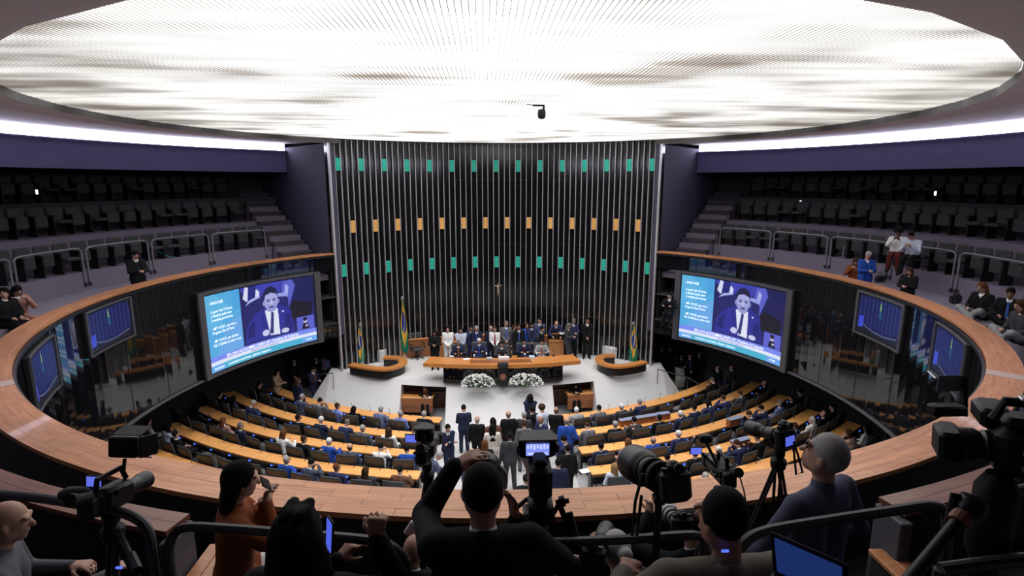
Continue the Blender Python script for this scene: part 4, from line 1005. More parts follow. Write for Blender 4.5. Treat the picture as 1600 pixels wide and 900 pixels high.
class Pose:      # figure faces +y; measures in metres for a 1.72 m person
    def __init__(s, pel=.93, py=0, lean=0.0, side=0.0, hy=0.0, hp=0.0, lh=None, rh=None, lf=None, rf=None, w=1.0, fing=None, lp=(-.6, -.5, -.6), rp=(.6, -.5, -.6), kp=(0, 1, .3), shrug=0.0, lkp=None, rkp=None, fd=(None, None)):
        s.w = w; s.fing = fing; s.pel = V3(0, py, pel)
        up = lambda v: s.pel + rotx(V3(v[0], v[1], v[2]), -lean) + V3(side * v[2], 0, 0)
        s.up = up; s.chest = up((0, .01, .34)); s.neck = up((0, -.005, .50)); s.hb = up((0, .01, .585))
        s.lean = lean; s.hy, s.hp = hy, hp
        hr = lambda v: rotz(rotx(V3(*v), -(lean * .5 + hp)), -hy)
        s.hr = hr; s.head = s.hb + hr((0, .012, .09)); s.up_ = up
        s.sh = {-1: up((-.185 * w, -.01, .455 + shrug)), 1: up((.185 * w, -.01, .455 + shrug))}
        s.hand = {-1: lh or (-.24, .06, pel - .12), 1: rh or (.24, .06, pel - .12)}
        s.foot = {-1: lf or (-.11, .0, .07), 1: rf or (.11, .0, .07)}
        s.elb = {}; s.wr = {}; s.knee = {}; s.ank = {}
        for k, pl in ((-1, lp), (1, rp)): s.elb[k], s.wr[k] = ik(s.sh[k], s.hand[k], .29, .26, pl)
        s.hip = {-1: s.pel + V3(-.085, 0, -.02), 1: s.pel + V3(.085, 0, -.02)}
        for k, q in ((-1, lkp or kp), (1, rkp or kp)): s.knee[k], s.ank[k] = ik(s.hip[k], s.foot[k], .44, .42, q)
        s.fd = {-1: fd[0], 1: fd[1]}
        P = [s.head + V3(0, 0, .16), s.head - V3(.16, .2, 0), s.head + V3(.16, .2, 0)] + list(s.wr.values()) + list(s.ank.values()) + list(s.knee.values()) + list(s.elb.values()) + list(s.sh.values()) + [s.pel]
        P = np.array(P); s.lo = P.min(0) - .28; s.hi = P.max(0) + .28; s.lo[2] = min(s.lo[2], -.02) if s.ank[-1][2] < .3 else s.lo[2]
def torso(S_, P, g=0.0, female=False):
    w = P.w; up = P.up
    S_.cap(up((-.095 * w, 0, .33)), up((-.07 * w, 0, .02)), .098, .098 + (.01 if female else 0), .05, grow=g)
    S_.cap(up((.095 * w, 0, .33)), up((.07 * w, 0, .02)), .098, .098 + (.01 if female else 0), .05, grow=g)
    S_.cap(up((-.075 * w, -.015, .41)), up((.075 * w, -.015, .41)), .075, .075, .06, grow=g)
    S_.cap(P.sh[-1] + V3(.02, 0, 0), P.sh[1] - V3(.02, 0, 0), .056, .056, .05, grow=g)
    S_.cap(P.hip[-1], P.hip[1], .105, .105, .05, grow=g)
def arms(S_, P, g=0.0, full=True):
    for k in (-1, 1):
        S_.cap(P.sh[k], P.elb[k], .052, .042, .03, grow=g)
        e = P.wr[k] if full else P.elb[k] + (P.wr[k] - P.elb[k]) * .1
        if full: S_.cap(P.elb[k], e, .041, .027, .02, grow=g)
def legs(S_, P, g=0.0, frac=1.0):
    for k in (-1, 1):
        S_.cap(P.hip[k], P.knee[k], .085, .058, .04, grow=g); e = P.knee[k] + (P.ank[k] - P.knee[k]) * frac
        S_.cap(P.knee[k], e, .055, .038, .02, grow=g)
def footdir(P, k):
    if P.fd[k] is not None: d = V3(*P.fd[k]); return d / np.linalg.norm(d)
    return V3(.15 * k, 1, -.12) / 1.02
def hand(S_, wr, d, nrm, side, fine=False, curl=.5, spread=.10):
    d = V3(*d); d /= np.linalg.norm(d); nrm = V3(*nrm); nrm = nrm - d * (nrm @ d); nrm /= np.linalg.norm(nrm) + 1e-9; s_ = np.cross(d, nrm) * side
    if not fine:
        S_.cap(wr, wr + d * .07, .026, .034, .02); S_.cap(wr + d * .07, wr + d * .12 - nrm * .03, .030, .018, .02); S_.cap(wr + d * .03, wr + d * .08 + s_ * .045, .018, .012, .015); return
    for o in (-.026, 0, .026): S_.cap(wr + d * .01 + s_ * o * .6, wr + d * .085 + s_ * o, .019, .0155, .012)
    for i, (o, L) in enumerate(((.036, .072), (.012, .080), (-.012, .075), (-.035, .058))):
        b = wr + d * (.088 - abs(o) * .15) + s_ * o; dd = d + s_ * o * spread * 10; dd /= np.linalg.norm(dd); a = 0
        for l, r0, r1 in ((.45, .0105, .0098), (.32, .0098, .009), (.27, .009, .008)):
            a += curl * (1 + .08 * i); v_ = dd * math.cos(a) - nrm * math.sin(a); e = b + v_ * L * l; S_.cap(b, e, r0, r1, .004); b = e
    b = wr + d * .025 + s_ * .028; v_ = d * .55 + s_ * .75 - nrm * .3; v_ /= np.linalg.norm(v_); e = b + v_ * .042; S_.cap(b, e, .014, .012, .008)
    v_ = d * .9 + s_ * .25 - nrm * .45 * (1 + curl); v_ /= np.linalg.norm(v_); S_.cap(e, e + v_ * .036, .0115, .009, .004)
def headf(S_, P, g=0.0):
    H = P.head; r = P.hr; Rm = np.array([r((1, 0, 0)), r((0, 1, 0)), r((0, 0, 1))])
    S_.ell(H + r((0, -.012, .02)), (.075, .094, .098), .02, R=Rm, grow=g); S_.cap(H + r((0, .035, -.02)), H + r((0, .048, -.075)), .052, .036, .03, grow=g)
    S_.cap(H + r((-.03, .0, -.05)), H + r((.03, 0, -.05)), .045, .045, .02, grow=g)
def body_mesh(P, h, fem=False):
    S_ = SDF(P.lo, P.hi, h); torso(S_, P, -.012, fem); arms(S_, P, -.008); legs(S_, P, -.01)
    S_.cap(P.up((0, -.02, .44)), P.hb + P.hr((0, -.01, .02)), .055, .050, .04); headf(S_, P)
    H, r = P.head, P.hr
    S_.cap(H + r((0, .082, .015)), H + r((0, .105, -.022)), .010, .015, .012)
    for k in (-1, 1):
        S_.ell(H + r((k * .078, -.005, -.005)), (.012, .02, .03), .006)
        S_.ell(H + r((k * .032, .098, .015)), (.019, .014, .012), .0, cut=True)
        S_.cap(H + r((k * .045, .08, .033)), H + r((k * .015, .088, .033)), .010, .010, .01)
    S_.cap(H + r((-.018, .082, -.052)), H + r((.018, .082, -.052)), .010, .010, .008)
    for k in (-1, 1):
        a = P.ank[k]; fdv = footdir(P, k); S_.cap(a - fdv * .03 - V3(0, 0, .02), a + fdv * .13 - V3(0, 0, .035), .034, .028, .02)
        d = P.wr[k] - P.elb[k]; nrm = V3(0, 0, 1) if P.fing is None or P.fing.get(k) is None else P.fing[k].get('n', (0, 0, 1)); F_ = (P.fing or {}).get(k) or {}
        hand(S_, P.wr[k], F_.get('d', d), nrm, F_.get('s', -k), fine=h < .012, curl=F_.get('c', .45))
    return S_.mesh('body')
def jacket_mesh(P, h, g=.014, open_=True, skirt=.10, sleeve=True, collar=True, opw=.075):
    S_ = SDF(P.lo, P.hi, h); torso(S_, P, g)
    for k in (-1, 1): S_.cap(P.hip[k], P.hip[k] + (P.knee[k] - P.hip[k]) * skirt * 2, .105, .10, .03, grow=g)
    S_.f = S_.f
    for k in (-1, 1):
        S_.cap(P.sh[k], P.elb[k], .056, .047, .03, grow=g * .8)
        if sleeve: S_.cap(P.elb[k], P.wr[k] - (P.wr[k] - P.elb[k]) * .03, .046, .034, .02, grow=g * .8)
    if collar: S_.cap(P.up((0, -.035, .45)), P.up((0, -.035, .50)), .062, .055, .03, grow=g * .5)
    if open_:      # V opening at the front
        a = P.up((0, .135, .14)); b = P.up((0, .12, .54)); S_.cap(a, b, .012, opw, 0, cut=True)
        S_.cap(P.up((0, .03, .50)), P.up((0, .14, .52)), .05, .06, 0, cut=True)
    S_.cap(P.neck + V3(0, 0, .01), P.hb + V3(0, 0, .06), .050, .08, 0, cut=True)
    return S_.mesh('jacket')
def shirt_mesh(P, h, g=.003):
    S_ = SDF(P.lo, P.hi, h); torso(S_, P, g); arms(S_, P, .003)
    S_.cap(P.up((0, -.02, .45)), P.up((0, -.012, .525)), .062, .056, .02); return S_.mesh('shirt')
def trousers_mesh(P, h, g=.012):
    S_ = SDF(P.lo, P.hi, h); S_.cap(P.hip[-1] + V3(0, 0, .03), P.hip[1] + V3(0, 0, .03), .105, .105, .05, grow=g)
    for k in (-1, 1): S_.cap(P.hip[k], P.knee[k], .088, .064, .03, grow=g); S_.cap(P.knee[k], P.ank[k] + V3(0, 0, .02), .060, .054, .02, grow=g)
    return S_.mesh('trousers')
def skirt_mesh(P, h, g=.02, L=.75):
    S_ = SDF(P.lo, P.hi, h); S_.cap(P.hip[-1] + V3(0, 0, .05), P.hip[1] + V3(0, 0, .05), .10, .10, .05, grow=g)
    for k in (-1, 1): S_.cap(P.hip[k], P.knee[k], .10, .11, .12, grow=g); S_.cap(P.knee[k], P.knee[k] + (P.ank[k] - P.knee[k]) * L, .11, .12, .12, grow=g)
    return S_.mesh('skirt')
def shoes_mesh(P, h):
    S_ = SDF(P.lo, P.hi, h)
    for k in (-1, 1): a = P.ank[k]; d = footdir(P, k); S_.cap(a - d * .04 - V3(0, 0, .02), a + d * .15 - V3(0, 0, .035), .042, .034, .02)
    return S_.mesh('shoes')
def hair_mesh(P, h, style):
    lo = P.head - .34; hi = P.head + .26; lo[2] = P.head[2] - (.64 if style in ('long', 'mane') else .3); S_ = SDF(lo, hi, h); H, r = P.head, P.hr; Rm = np.array([r((1, 0, 0)), r((0, 1, 0)), r((0, 0, 1))])
    if style in ('short', 'fringe'):
        S_.ell(H + r((0, -.018, .032)), (.083, .098, .100), 0, R=Rm); S_.ell(H + r((0, .085, -.045)), (.085, .085, .092), 0, cut=True, R=Rm); S_.half(H + r((0, 0, -.045)), r((0, -.35, 1)))
    elif style == 'bald':      # fringe of hair round the back
        S_.ell(H + r((0, -.022, .0)), (.080, .092, .07), 0, R=Rm); S_.ell(H + r((0, .06, .02)), (.10, .10, .12), 0, cut=True, R=Rm); S_.half(H + r((0, 0, -.05)), r((0, -.2, 1))); S_.half(H + r((0, 0, .035)), r((0, 0, -1)))
    elif style == 'bun':
        S_.ell(H + r((0, -.018, .03)), (.083, .098, .100), 0, R=Rm); S_.ell(H + r((0, .085, -.045)), (.085, .085, .092), 0, cut=True, R=Rm); S_.ell(H + r((0, -.13, .03)), (.045, .04, .045), .02); S_.half(H + r((0, 0, -.07)), r((0, -.2, 1)))
    elif style == 'afro':
        S_.ell(H + r((0, -.03, .07)), (.125, .12, .11), 0, R=Rm); S_.ell(H + r((0, .095, -.04)), (.085, .085, .095), 0, cut=True, R=Rm)
    else:                      # long or bob
        S_.ell(H + r((0, -.02, .03)), (.088, .102, .103), 0, R=Rm)
        L = .36 if style in ('long', 'mane') else .14
        if style == 'mane':
            rr = random.Random(5)
            for q in range(26):
                a = q / 25 * PI * 1.25 - .12 * PI; c0 = H + r((.065 * math.cos(a), -.045 - .055 * math.sin(a), .03 + rr.uniform(-.03, .05)))
                S_.cap(c0, c0 + V3(.085 * math.cos(a) + rr.uniform(-.02, .02), -.05 * math.sin(a), -.46 + rr.uniform(-.06, .05)), .022, .030, .012)
            for q in range(14): S_.ell(H + r((rr.uniform(-.05, .05), rr.uniform(-.07, .04), .115 + rr.uniform(-.01, .015))), (.022, .03, .018), .012)
        for k in (-1, 0, 1):
            a = H + r((k * .05, -.05, 0)); S_.cap(a, a + V3(k * .02, -.035, -L) + r((0, -.01, 0)), .052, .045, .04)
        S_.ell(H + r((0, .095, -.04)), (.066, .085, .105), .0, cut=True, R=Rm)
    return S_.mesh('hair')
def eyes_mesh(P):
    H, r = P.head, P.hr; mb = MB()
    for k in (-1, 1):
        for (x, y, z, a, b) in ((k * .032, .084, .014, .011, .006), (k * .032, .0905, .040, .018, .004)):
            c = H + r((x, y, z)); mb.lathe([(0, -.008), (a * .7, -.004), (a, 0), (a * .7, .004), (0, .006)], o=tuple(c), axis=tuple(r((0, 1, 0))), n=8)
    mb.lathe([(0, -.004), (.016, 0), (0, .004)], o=tuple(H + r((0, .089, -.052))), axis=tuple(r((0, 1, -.1))), n=8)
    return mb.mesh('eyes', M_EYE)
def tie_mesh(P):
    mb = MB(); g = .108; pts = [(0, .062, .475, .014), (0, .095, .42, .017), (0, g, .33, .022), (0, g + .002, .2, .030), (0, g, .08, .032)]
    v = []
    for x, y, z, w in pts:
        for sx, oy in ((-1, 0), (1, 0), (0, .01)): v.append(P.up((sx * w, y + oy, z)))
    f = []
    for i in range(len(pts) - 1): a = i * 3; f += [(a, a + 2, a + 5, a + 3), (a + 2, a + 1, a + 4, a + 5), (a + 1, a, a + 3, a + 4)]
    mb.add(v, f); return mb.mesh('tie')
LAP = dict(lf=(-.12, .42, .07), rf=(.12, .42, .07))
POSES = {
 'front': Pose(lh=(-.05, .19, .93), rh=(.05, .19, .95)), 'front2': Pose(lh=(-.04, .18, .86), rh=(.04, .19, .90), hp=.25, w=1.04),
 'sides': Pose(lh=(-.27, .03, .83), rh=(.27, .05, .83), lf=(-.13, .03, .07), rf=(.13, -.03, .07)), 'back': Pose(lh=(-.25, .0, .80), rh=(.22, .12, .95), hp=.1, hy=.3),
 'crossed': Pose(lh=(.10, .19, 1.17), rh=(-.10, .21, 1.19), hp=.2, lf=(-.12, .02, .07), rf=(.12, .06, .07)), 'phone': Pose(lh=(-.06, .28, 1.12), rh=(.06, .30, 1.14), hp=.45),
 'raise': Pose(lh=(-.05, .34, 1.50), rh=(.05, .34, 1.48), lp=(-.25, -.1, -1), rp=(.25, -.1, -1)), 'lean': Pose(lean=.6, py=-.12, lh=(-.18, .42, .95), rh=(.18, .42, .97), hp=.3), 'walk': Pose(lean=.12, lh=(-.2, .22, 1.0), rh=(.1, .28, 1.08), lf=(-.1, -.22, .10), rf=(.1, .24, .07), hp=.3),
 'desk': Pose(pel=.51, lean=.18, lh=(-.17, .42, .80), rh=(.15, .44, .80), hp=.15, **LAP), 'desk2': Pose(pel=.51, lean=.32, lh=(-.06, .40, .82), rh=(.08, .38, .84), hp=.5, hy=.2, **LAP),
 'lap': Pose(pel=.51, lean=-.08, lh=(-.1, .22, .66), rh=(.1, .24, .66), hy=.25, **LAP), 'lapl': Pose(pel=.51, lean=-.05, lh=(-.1, .24, .64), rh=(.12, .24, .64), hy=-.7, **LAP), 'lapr': Pose(pel=.51, lean=-.02, lh=(-.12, .22, .64), rh=(.1, .22, .64), hy=.8, **LAP),
 'reach': Pose(pel=.51, lean=.0, side=.12, lh=(-.12, .2, .66), rh=(.66, -.02, .93), hy=.5, **LAP), 'chin': Pose(pel=.51, lean=.3, lh=(-.05, .30, 1.05), rh=(.15, .40, .80), hp=.15, **LAP), 'sphone': Pose(pel=.51, lean=.12, lh=(-.07, .32, .95), rh=(.07, .34, .97), hp=.5, **LAP),
 'cross': Pose(pel=.16, lean=.1, lh=(-.12, .25, .30), rh=(.12, .27, .32), lf=(.10, .30, .06), rf=(-.10, .42, .07), hp=.3, lkp=(-1, .4, .8), rkp=(1, .4, .8), fd=((1, .3, 0), (-1, .3, 0))),
}
BODY = {}; NAT = {}
HH = .0205
def shared(key, fn):
    if key not in BODY: BODY[key] = fn()
    return BODY[key]
def dress(root, P, key, h, skin, hair, hcol, top, shirt, legsw, tie=None, fem=False, skirt=False, shoes='black', eyes=True, open_=True, hh=None, hideshirt=False):
    def put(nm, me, m, parent=None): 
        if not me.materials: me.materials.append(m)
        return link(nm, me, parent or root, m=m)
    B = put('body', shared((key, 'b', fem), lambda: body_mesh(P, h, fem)), SK[skin])
    if hair != 'none': put('hair', shared((key, 'h', hair), lambda: hair_mesh(P, hh or h * .75, hair)), hairm(hcol))
    if top: put('jacket', shared((key, 'j', open_), lambda: jacket_mesh(P, h, open_=open_)), cloth(top))
    if shirt: put('shirt', shared((key, 's'), lambda: shirt_mesh(P, h)), cloth(shirt))
    if tie: put('tie', shared((key, 't'), lambda: tie_mesh(P)), cloth(tie))
    if skirt: put('skirt', shared((key, 'k'), lambda: skirt_mesh(P, h)), cloth(legsw))
    else: put('trousers', shared((key, 'l'), lambda: trousers_mesh(P, h)), cloth(legsw))
    put('shoes', shared((key, 'f'), lambda: shoes_mesh(P, h)), cloth(shoes))
    if eyes: put('eyes', shared((key, 'e'), lambda: eyes_mesh(P)), M_EYE)
NP = [0]
def person(loc, rz, pose, label, skin='l', hair='short', hcol='k', top='navy', shirt='white', legsw=None, tie=None, scale=1.0, skirt=False, shoes='black', eyes=True, open_=True, group=None):
    P = POSES[pose]; r = thing('person', label, 'person', loc, rz, group); r.scale = (scale,) * 3
    dress(r, P, pose, HH, skin, hair, hcol, top, shirt, legsw or top or 'black', tie, hair in ('long', 'bob', 'bun', 'afro'), skirt, shoes, eyes, open_); NP[0] += 1; return r
def stand(px, py, zf, pose, rz, label, **k):      # head centre at the pixel, feet on zf
    P = POSES[pose]; sc = k.pop('scale', 1.0); q = at(px, py, zf + P.head[2] * sc)
    if zf == 'f': pass
    off = rotz(P.head * V3(1, 1, 0) * sc, rz); return person(q - off - V3(0, 0, P.head[2] * sc), rz, pose, label, scale=sc, **k)
def standf(px, py, pose, rz, label, **k):         # on the plenary floor
    z = 0.0
    for _ in range(4):
        q = at(px, py, z + POSES[pose].head[2] * k.get('scale', 1.0)); z = zfloor(q[0], q[1])
    return stand(px, py, z, pose, rz, label, **k)
TAKEN = set()
def sit(px, py, pose, label, **k):                # takes the free plenary chair that shows nearest
    P = POSES[pose]; best = None
    for i, c in enumerate(CHAIRS):
        if i in TAKEN: continue
        h = rotz(P.head * V3(1, 1, 0), c[3]); q = proj((c[0] + h[0], c[1] + h[1], c[2] + P.head[2])); d = math.hypot(q[0] - px, q[1] - py)
        if best is None or d < best[0]: best = (d, i)
    i = best[1]; TAKEN.add(i); c = CHAIRS[i]; ch = c[7]; rz = ch.rotation_euler.z + k.pop('turn', 0)
    # sitter keeps clear of the backrest
    o = rotz(V3(0, .02, 0), rz)
    return person((c[0] + o[0], c[1] + o[1], c[2]), rz, pose, label, **k)

# ---- rostrum
A_ = PI
stand(699.7, 514.4, PZ, 'front', A_, 'woman with long dark hair in a white suit standing behind the rostrum', hair='long', top='white', shirt='white', shoes='cream')
stand(720, 516, PZ, 'front2', A_, 'woman in a pale floral blouse standing beside the woman in white', hair='long', top='pale', shirt='white', legsw='cream', open_=False)
stand(744.5, 513.7, PZ, 'front2', A_, 'grey-haired man in navy suit standing behind the white-haired seated man', hcol='g', tie='tie_b')
stand(773, 514, PZ, 'front', A_, 'man in black vest over white shirt standing behind the rostrum', hcol='b', top=None, shirt='white', legsw='black', tie='tie_r')
stand(791, 506, PZ, 'front', A_, 'tall man in a grey suit standing behind the seated chairman', hcol='s', top='grey', tie='tie_b', scale=1.05)
stand(811, 511, PZ, 'front', A_, 'man in black suit with a light blue tie standing behind the rostrum', skin='m', top='black', tie='tie_b', hcol='b')
stand(831, 508, PZ, 'front2', A_, 'bearded man in dark navy suit standing right of the black-suited man', skin='m', top='indigo', tie='tie_k')
stand(847, 514.5, PZ, 'back', A_ + 1.2, 'man in black suit seen from the side behind the grey-suited sitter', top='black', skin='m')
stand(736, 513, PZ, 'sides', A_, 'bearded man in navy behind the grey-haired standing man', top='indigo', skin='m', scale=.98)
stand(767, 513, PZ, 'sides', A_, 'balding man in navy half hidden behind the vest-wearing man', hair='bald', hcol='g', scale=.97)
stand(804, 511.5, PZ, 'sides', A_ + .8, 'curly-haired woman turned sideways behind the men at the rostrum', hair='bob', hcol='b', top='dgrey', scale=.95)
stand(823.5, 509, PZ, 'sides', A_, 'brown-haired woman in bright blue behind the rostrum', hair='bob', hcol='b', top='blue', open_=False, scale=.97)
stand(843, 500.5, PZ, 'front', A_ - .3, 'broad man in slate suit standing at the back of the podium', top='slate', scale=1.06, tie='tie_b')
stand(869.5, 506, PZ, 'lean', A_, 'bald man in navy leaning over the standing desk with papers', hair='bald', hcol='g', top='indigo', scale=1.06)
stand(889, 509, PZ, 'phone', A_ + .9, 'person in grey reading a red folder beside the standing desk', hair='bob', hcol='s', top='dgrey', legsw='dgrey')
stand(896.6, 502, PZ, 'phone', A_ + .2, 'man in navy jacket and black trousers looking at his phone', top='indigo', legsw='black', hcol='s', scale=1.05)
stand(918, 500.5, PZ, 'front', A_ - .1, 'guard-like man in black suit standing alone at the right of the podium', top='black', scale=1.08, skin='m')
for (px, py), k in zip(((716, 536), (748.6, 533), (784, 538), (819, 534), (846.5, 534.6)), (
    dict(skin='m', hair='short', hcol='s', top='navy', tie='tie_o', label='brown-skinned man in navy seated at the left of the rostrum table'),
    dict(hcol='w', top='indigo', tie='tie_b', label='white-haired man in navy seated at the rostrum table'),
    dict(top='dgrey', tie='tie_k', pose='desk', label='dark-haired chairman seated at the middle of the rostrum table'),
    dict(top='navy', tie='tie_r', label='dark-haired man in navy seated right of the white box'),
    dict(top='lgrey', tie='tie_o', label='man in light grey suit with orange tie seated at the rostrum'))):
    lb = k.pop('label'); ps = k.pop('pose', 'desk'); q = at(px, py, PZ + POSES[ps].head[2]); off = rotz(POSES[ps].head * V3(1, 1, 0), PI)
    person((q[0] - off[0], q[1] - off[1], PZ), PI, ps, lb, **k)
stand(678.7, 520, PZ, 'phone', A_, 'woman in black standing at the left end behind the tall flag', hair='long', top='black', open_=False, skin='m')
# ---- recess desks
for px, py, z, lb, k in ((664, 607, .02, 'woman with reddish hair in black seated in the left podium recess', dict(hair='long', hcol='r', top='black', pose='desk2')),
                         (900, 602, .02, 'woman with dark hair in black seated in the right podium recess', dict(hair='long', hcol='k', top='black', pose='desk2'))):
    ps = k.pop('pose'); q = at(px, py, z + POSES[ps].head[2]); off = rotz(POSES[ps].head * V3(1, 1, 0), PI); person((q[0] - off[0], q[1] - off[1], z), PI, ps, lb, **k)
# ---- standing in the aisle and round the hall (heads at these pixels)
W = [
 (724.4, 637.8, 'phone', .1, 'man in navy suit seen from behind, foremost on the left of the aisle', dict(top='navy', hcol='k')),
 (745.6, 655, 'sides', -.1, 'bald man in black suit from behind in the aisle crowd', dict(top='black', hair='bald', hcol='g')),
 (770, 658, 'sides', .2, 'dark-haired woman in brown behind the woman in cream jacket', dict(top='brown', hair='long')),
 (769, 668, 'sides', .1, 'woman in cream jacket seen from behind in the aisle', dict(top='cream', hair='long', legsw='cream')),
 (757.8, 693, 'sides', -.2, 'woman with auburn hair and black top in the aisle', dict(top='black', hair='long', hcol='r')),
 (737.8, 707, 'sides', .1, 'man in slate suit from behind beside the front tripod camera', dict(top='slate', hcol='b', hair='bald')),
 (700, 669, 'crossed', PI + .5, 'man in navy suit with arms crossed, facing the photographers', dict(top='navy', tie='tie_k')),
 (687, 712, 'lean', -1.2, 'man in steel-grey jacket bending beside the left desks', dict(top='slate', hcol='g')),
 (828.4, 620, 'raise', .0, 'person in navy holding a phone up, foremost at the podium foot', dict(top='navy', hair='bob')),
 (830.7, 640, 'sides', .3, 'young man in dark suit right behind the person with raised phone', dict(top='black')),
 (819, 648, 'sides', -.2, 'grey-haired man in charcoal suit in the middle of the aisle', dict(top='dgrey', hcol='g')),
 (846.7, 639, 'phone', .4, 'curly-haired woman in pale blue at the right of the crowd', dict(top='pale', hair='afro', hcol='b', open_=False)),
 (794.4, 647, 'sides', .1, 'broad bald man in black suit near the crowd centre', dict(top='black', hair='bald', hcol='s', scale=1.04)),
 (844.4, 656, 'phone', PI - .9, 'balding man in blue suit reading his phone, turned to the right', dict(top='indigo', hair='bald', hcol='b', skin='m')),
 (819, 662, 'sides', .0, 'slim man in grey suit from behind in the aisle', dict(top='grey', hcol='b')),
 (869, 641, 'front', -.2, 'balding man in dark suit standing by the right front desk', dict(top='black', hair='bald', hcol='b', skin='m')),
 (885.6, 657.5, 'back', -.1, 'bald man in bright blue suit from behind, hand on a chair', dict(top='blue', hair='bald', hcol='s', scale=1.05)),
 (796.7, 681, 'sides', .0, 'dark man in black suit alone, legs apart, from behind', dict(top='dgrey', skin='d', scale=1.04)),
 (881, 687, 'phone', .8, 'young man in navy suit looking down beside the third right row', dict(top='navy')),
 (887, 701, 'sides', .1, 'man in black suit from behind next to the third right row', dict(top='black', hcol='k')),
 (872, 723, 'sides', .0, 'man in navy suit from behind nearest the parapet', dict(top='navy', hcol='k')),
 (821.8, 748, 'sides', .2, 'black-haired man with white collar just above the parapet', dict(top='black', hcol='k')),
 (433, 581, 'phone', -1.6, 'woman in brown jacket standing at the left end of the front desks', dict(top='tan', hair='long', legsw='black')),
 (459.6, 563, 'front', PI + .3, 'man in black suit standing in the dark at the left', dict(top='black', tie='tie_k')),
 (465.6, 595, 'sides', -.6, 'woman in blue vest standing with her back turned at the left', dict(top='navy', hair='bob', hcol='b', open_=False)),
 (490, 577, 'phone', -2.0, 'man in blue suit with orange tie reading his phone beside the ramp', dict(top='navy', tie='tie_o')),
 (494, 560, 'front', PI + .2, 'man in black suit and white shirt behind the one on his phone', dict(top='black', tie='tie_k')),
 (506, 558, 'phone', PI + .4, 'man in pale blue shirt standing nearest the left ramp', dict(top=None, shirt='shirtblue', legsw='black', tie='tie_o')),
 (1034, 543, 'front', PI - .3, 'man in black suit standing nearest the right ramp corner', dict(top='black', hcol='k')),
 (1048, 543, 'phone', PI + .7, 'second man in black suit, head bowed, by the right ramp', dict(top='black', hcol='k')),
 (1065, 555, 'phone', PI + .3, 'woman in black top and white skirt by the right handrail', dict(top='black', hair='long', legsw='skirt', skirt=True, skin='m')),
 (1078, 555, 'front', PI + .1, 'bearded man in black suit with a lanyard at the right handrail', dict(top='black', tie='tie_b')),
 (1093, 551, 'back', PI - .5, 'man in black suit turned away behind the lanyard wearer', dict(top='black', tie=None)),
 (1121, 573, 'front', PI, 'person in black in the shadow under the right screen', dict(top='black', hair='bob')),
 (1143, 572, 'sides', PI, 'man in dark suit in the shadow farther right under the screen', dict(top='dgrey', tie='tie_k')),
]
for px, py, ps, rz, lb, k in W: standf(px, py, ps, rz, lb, **k)
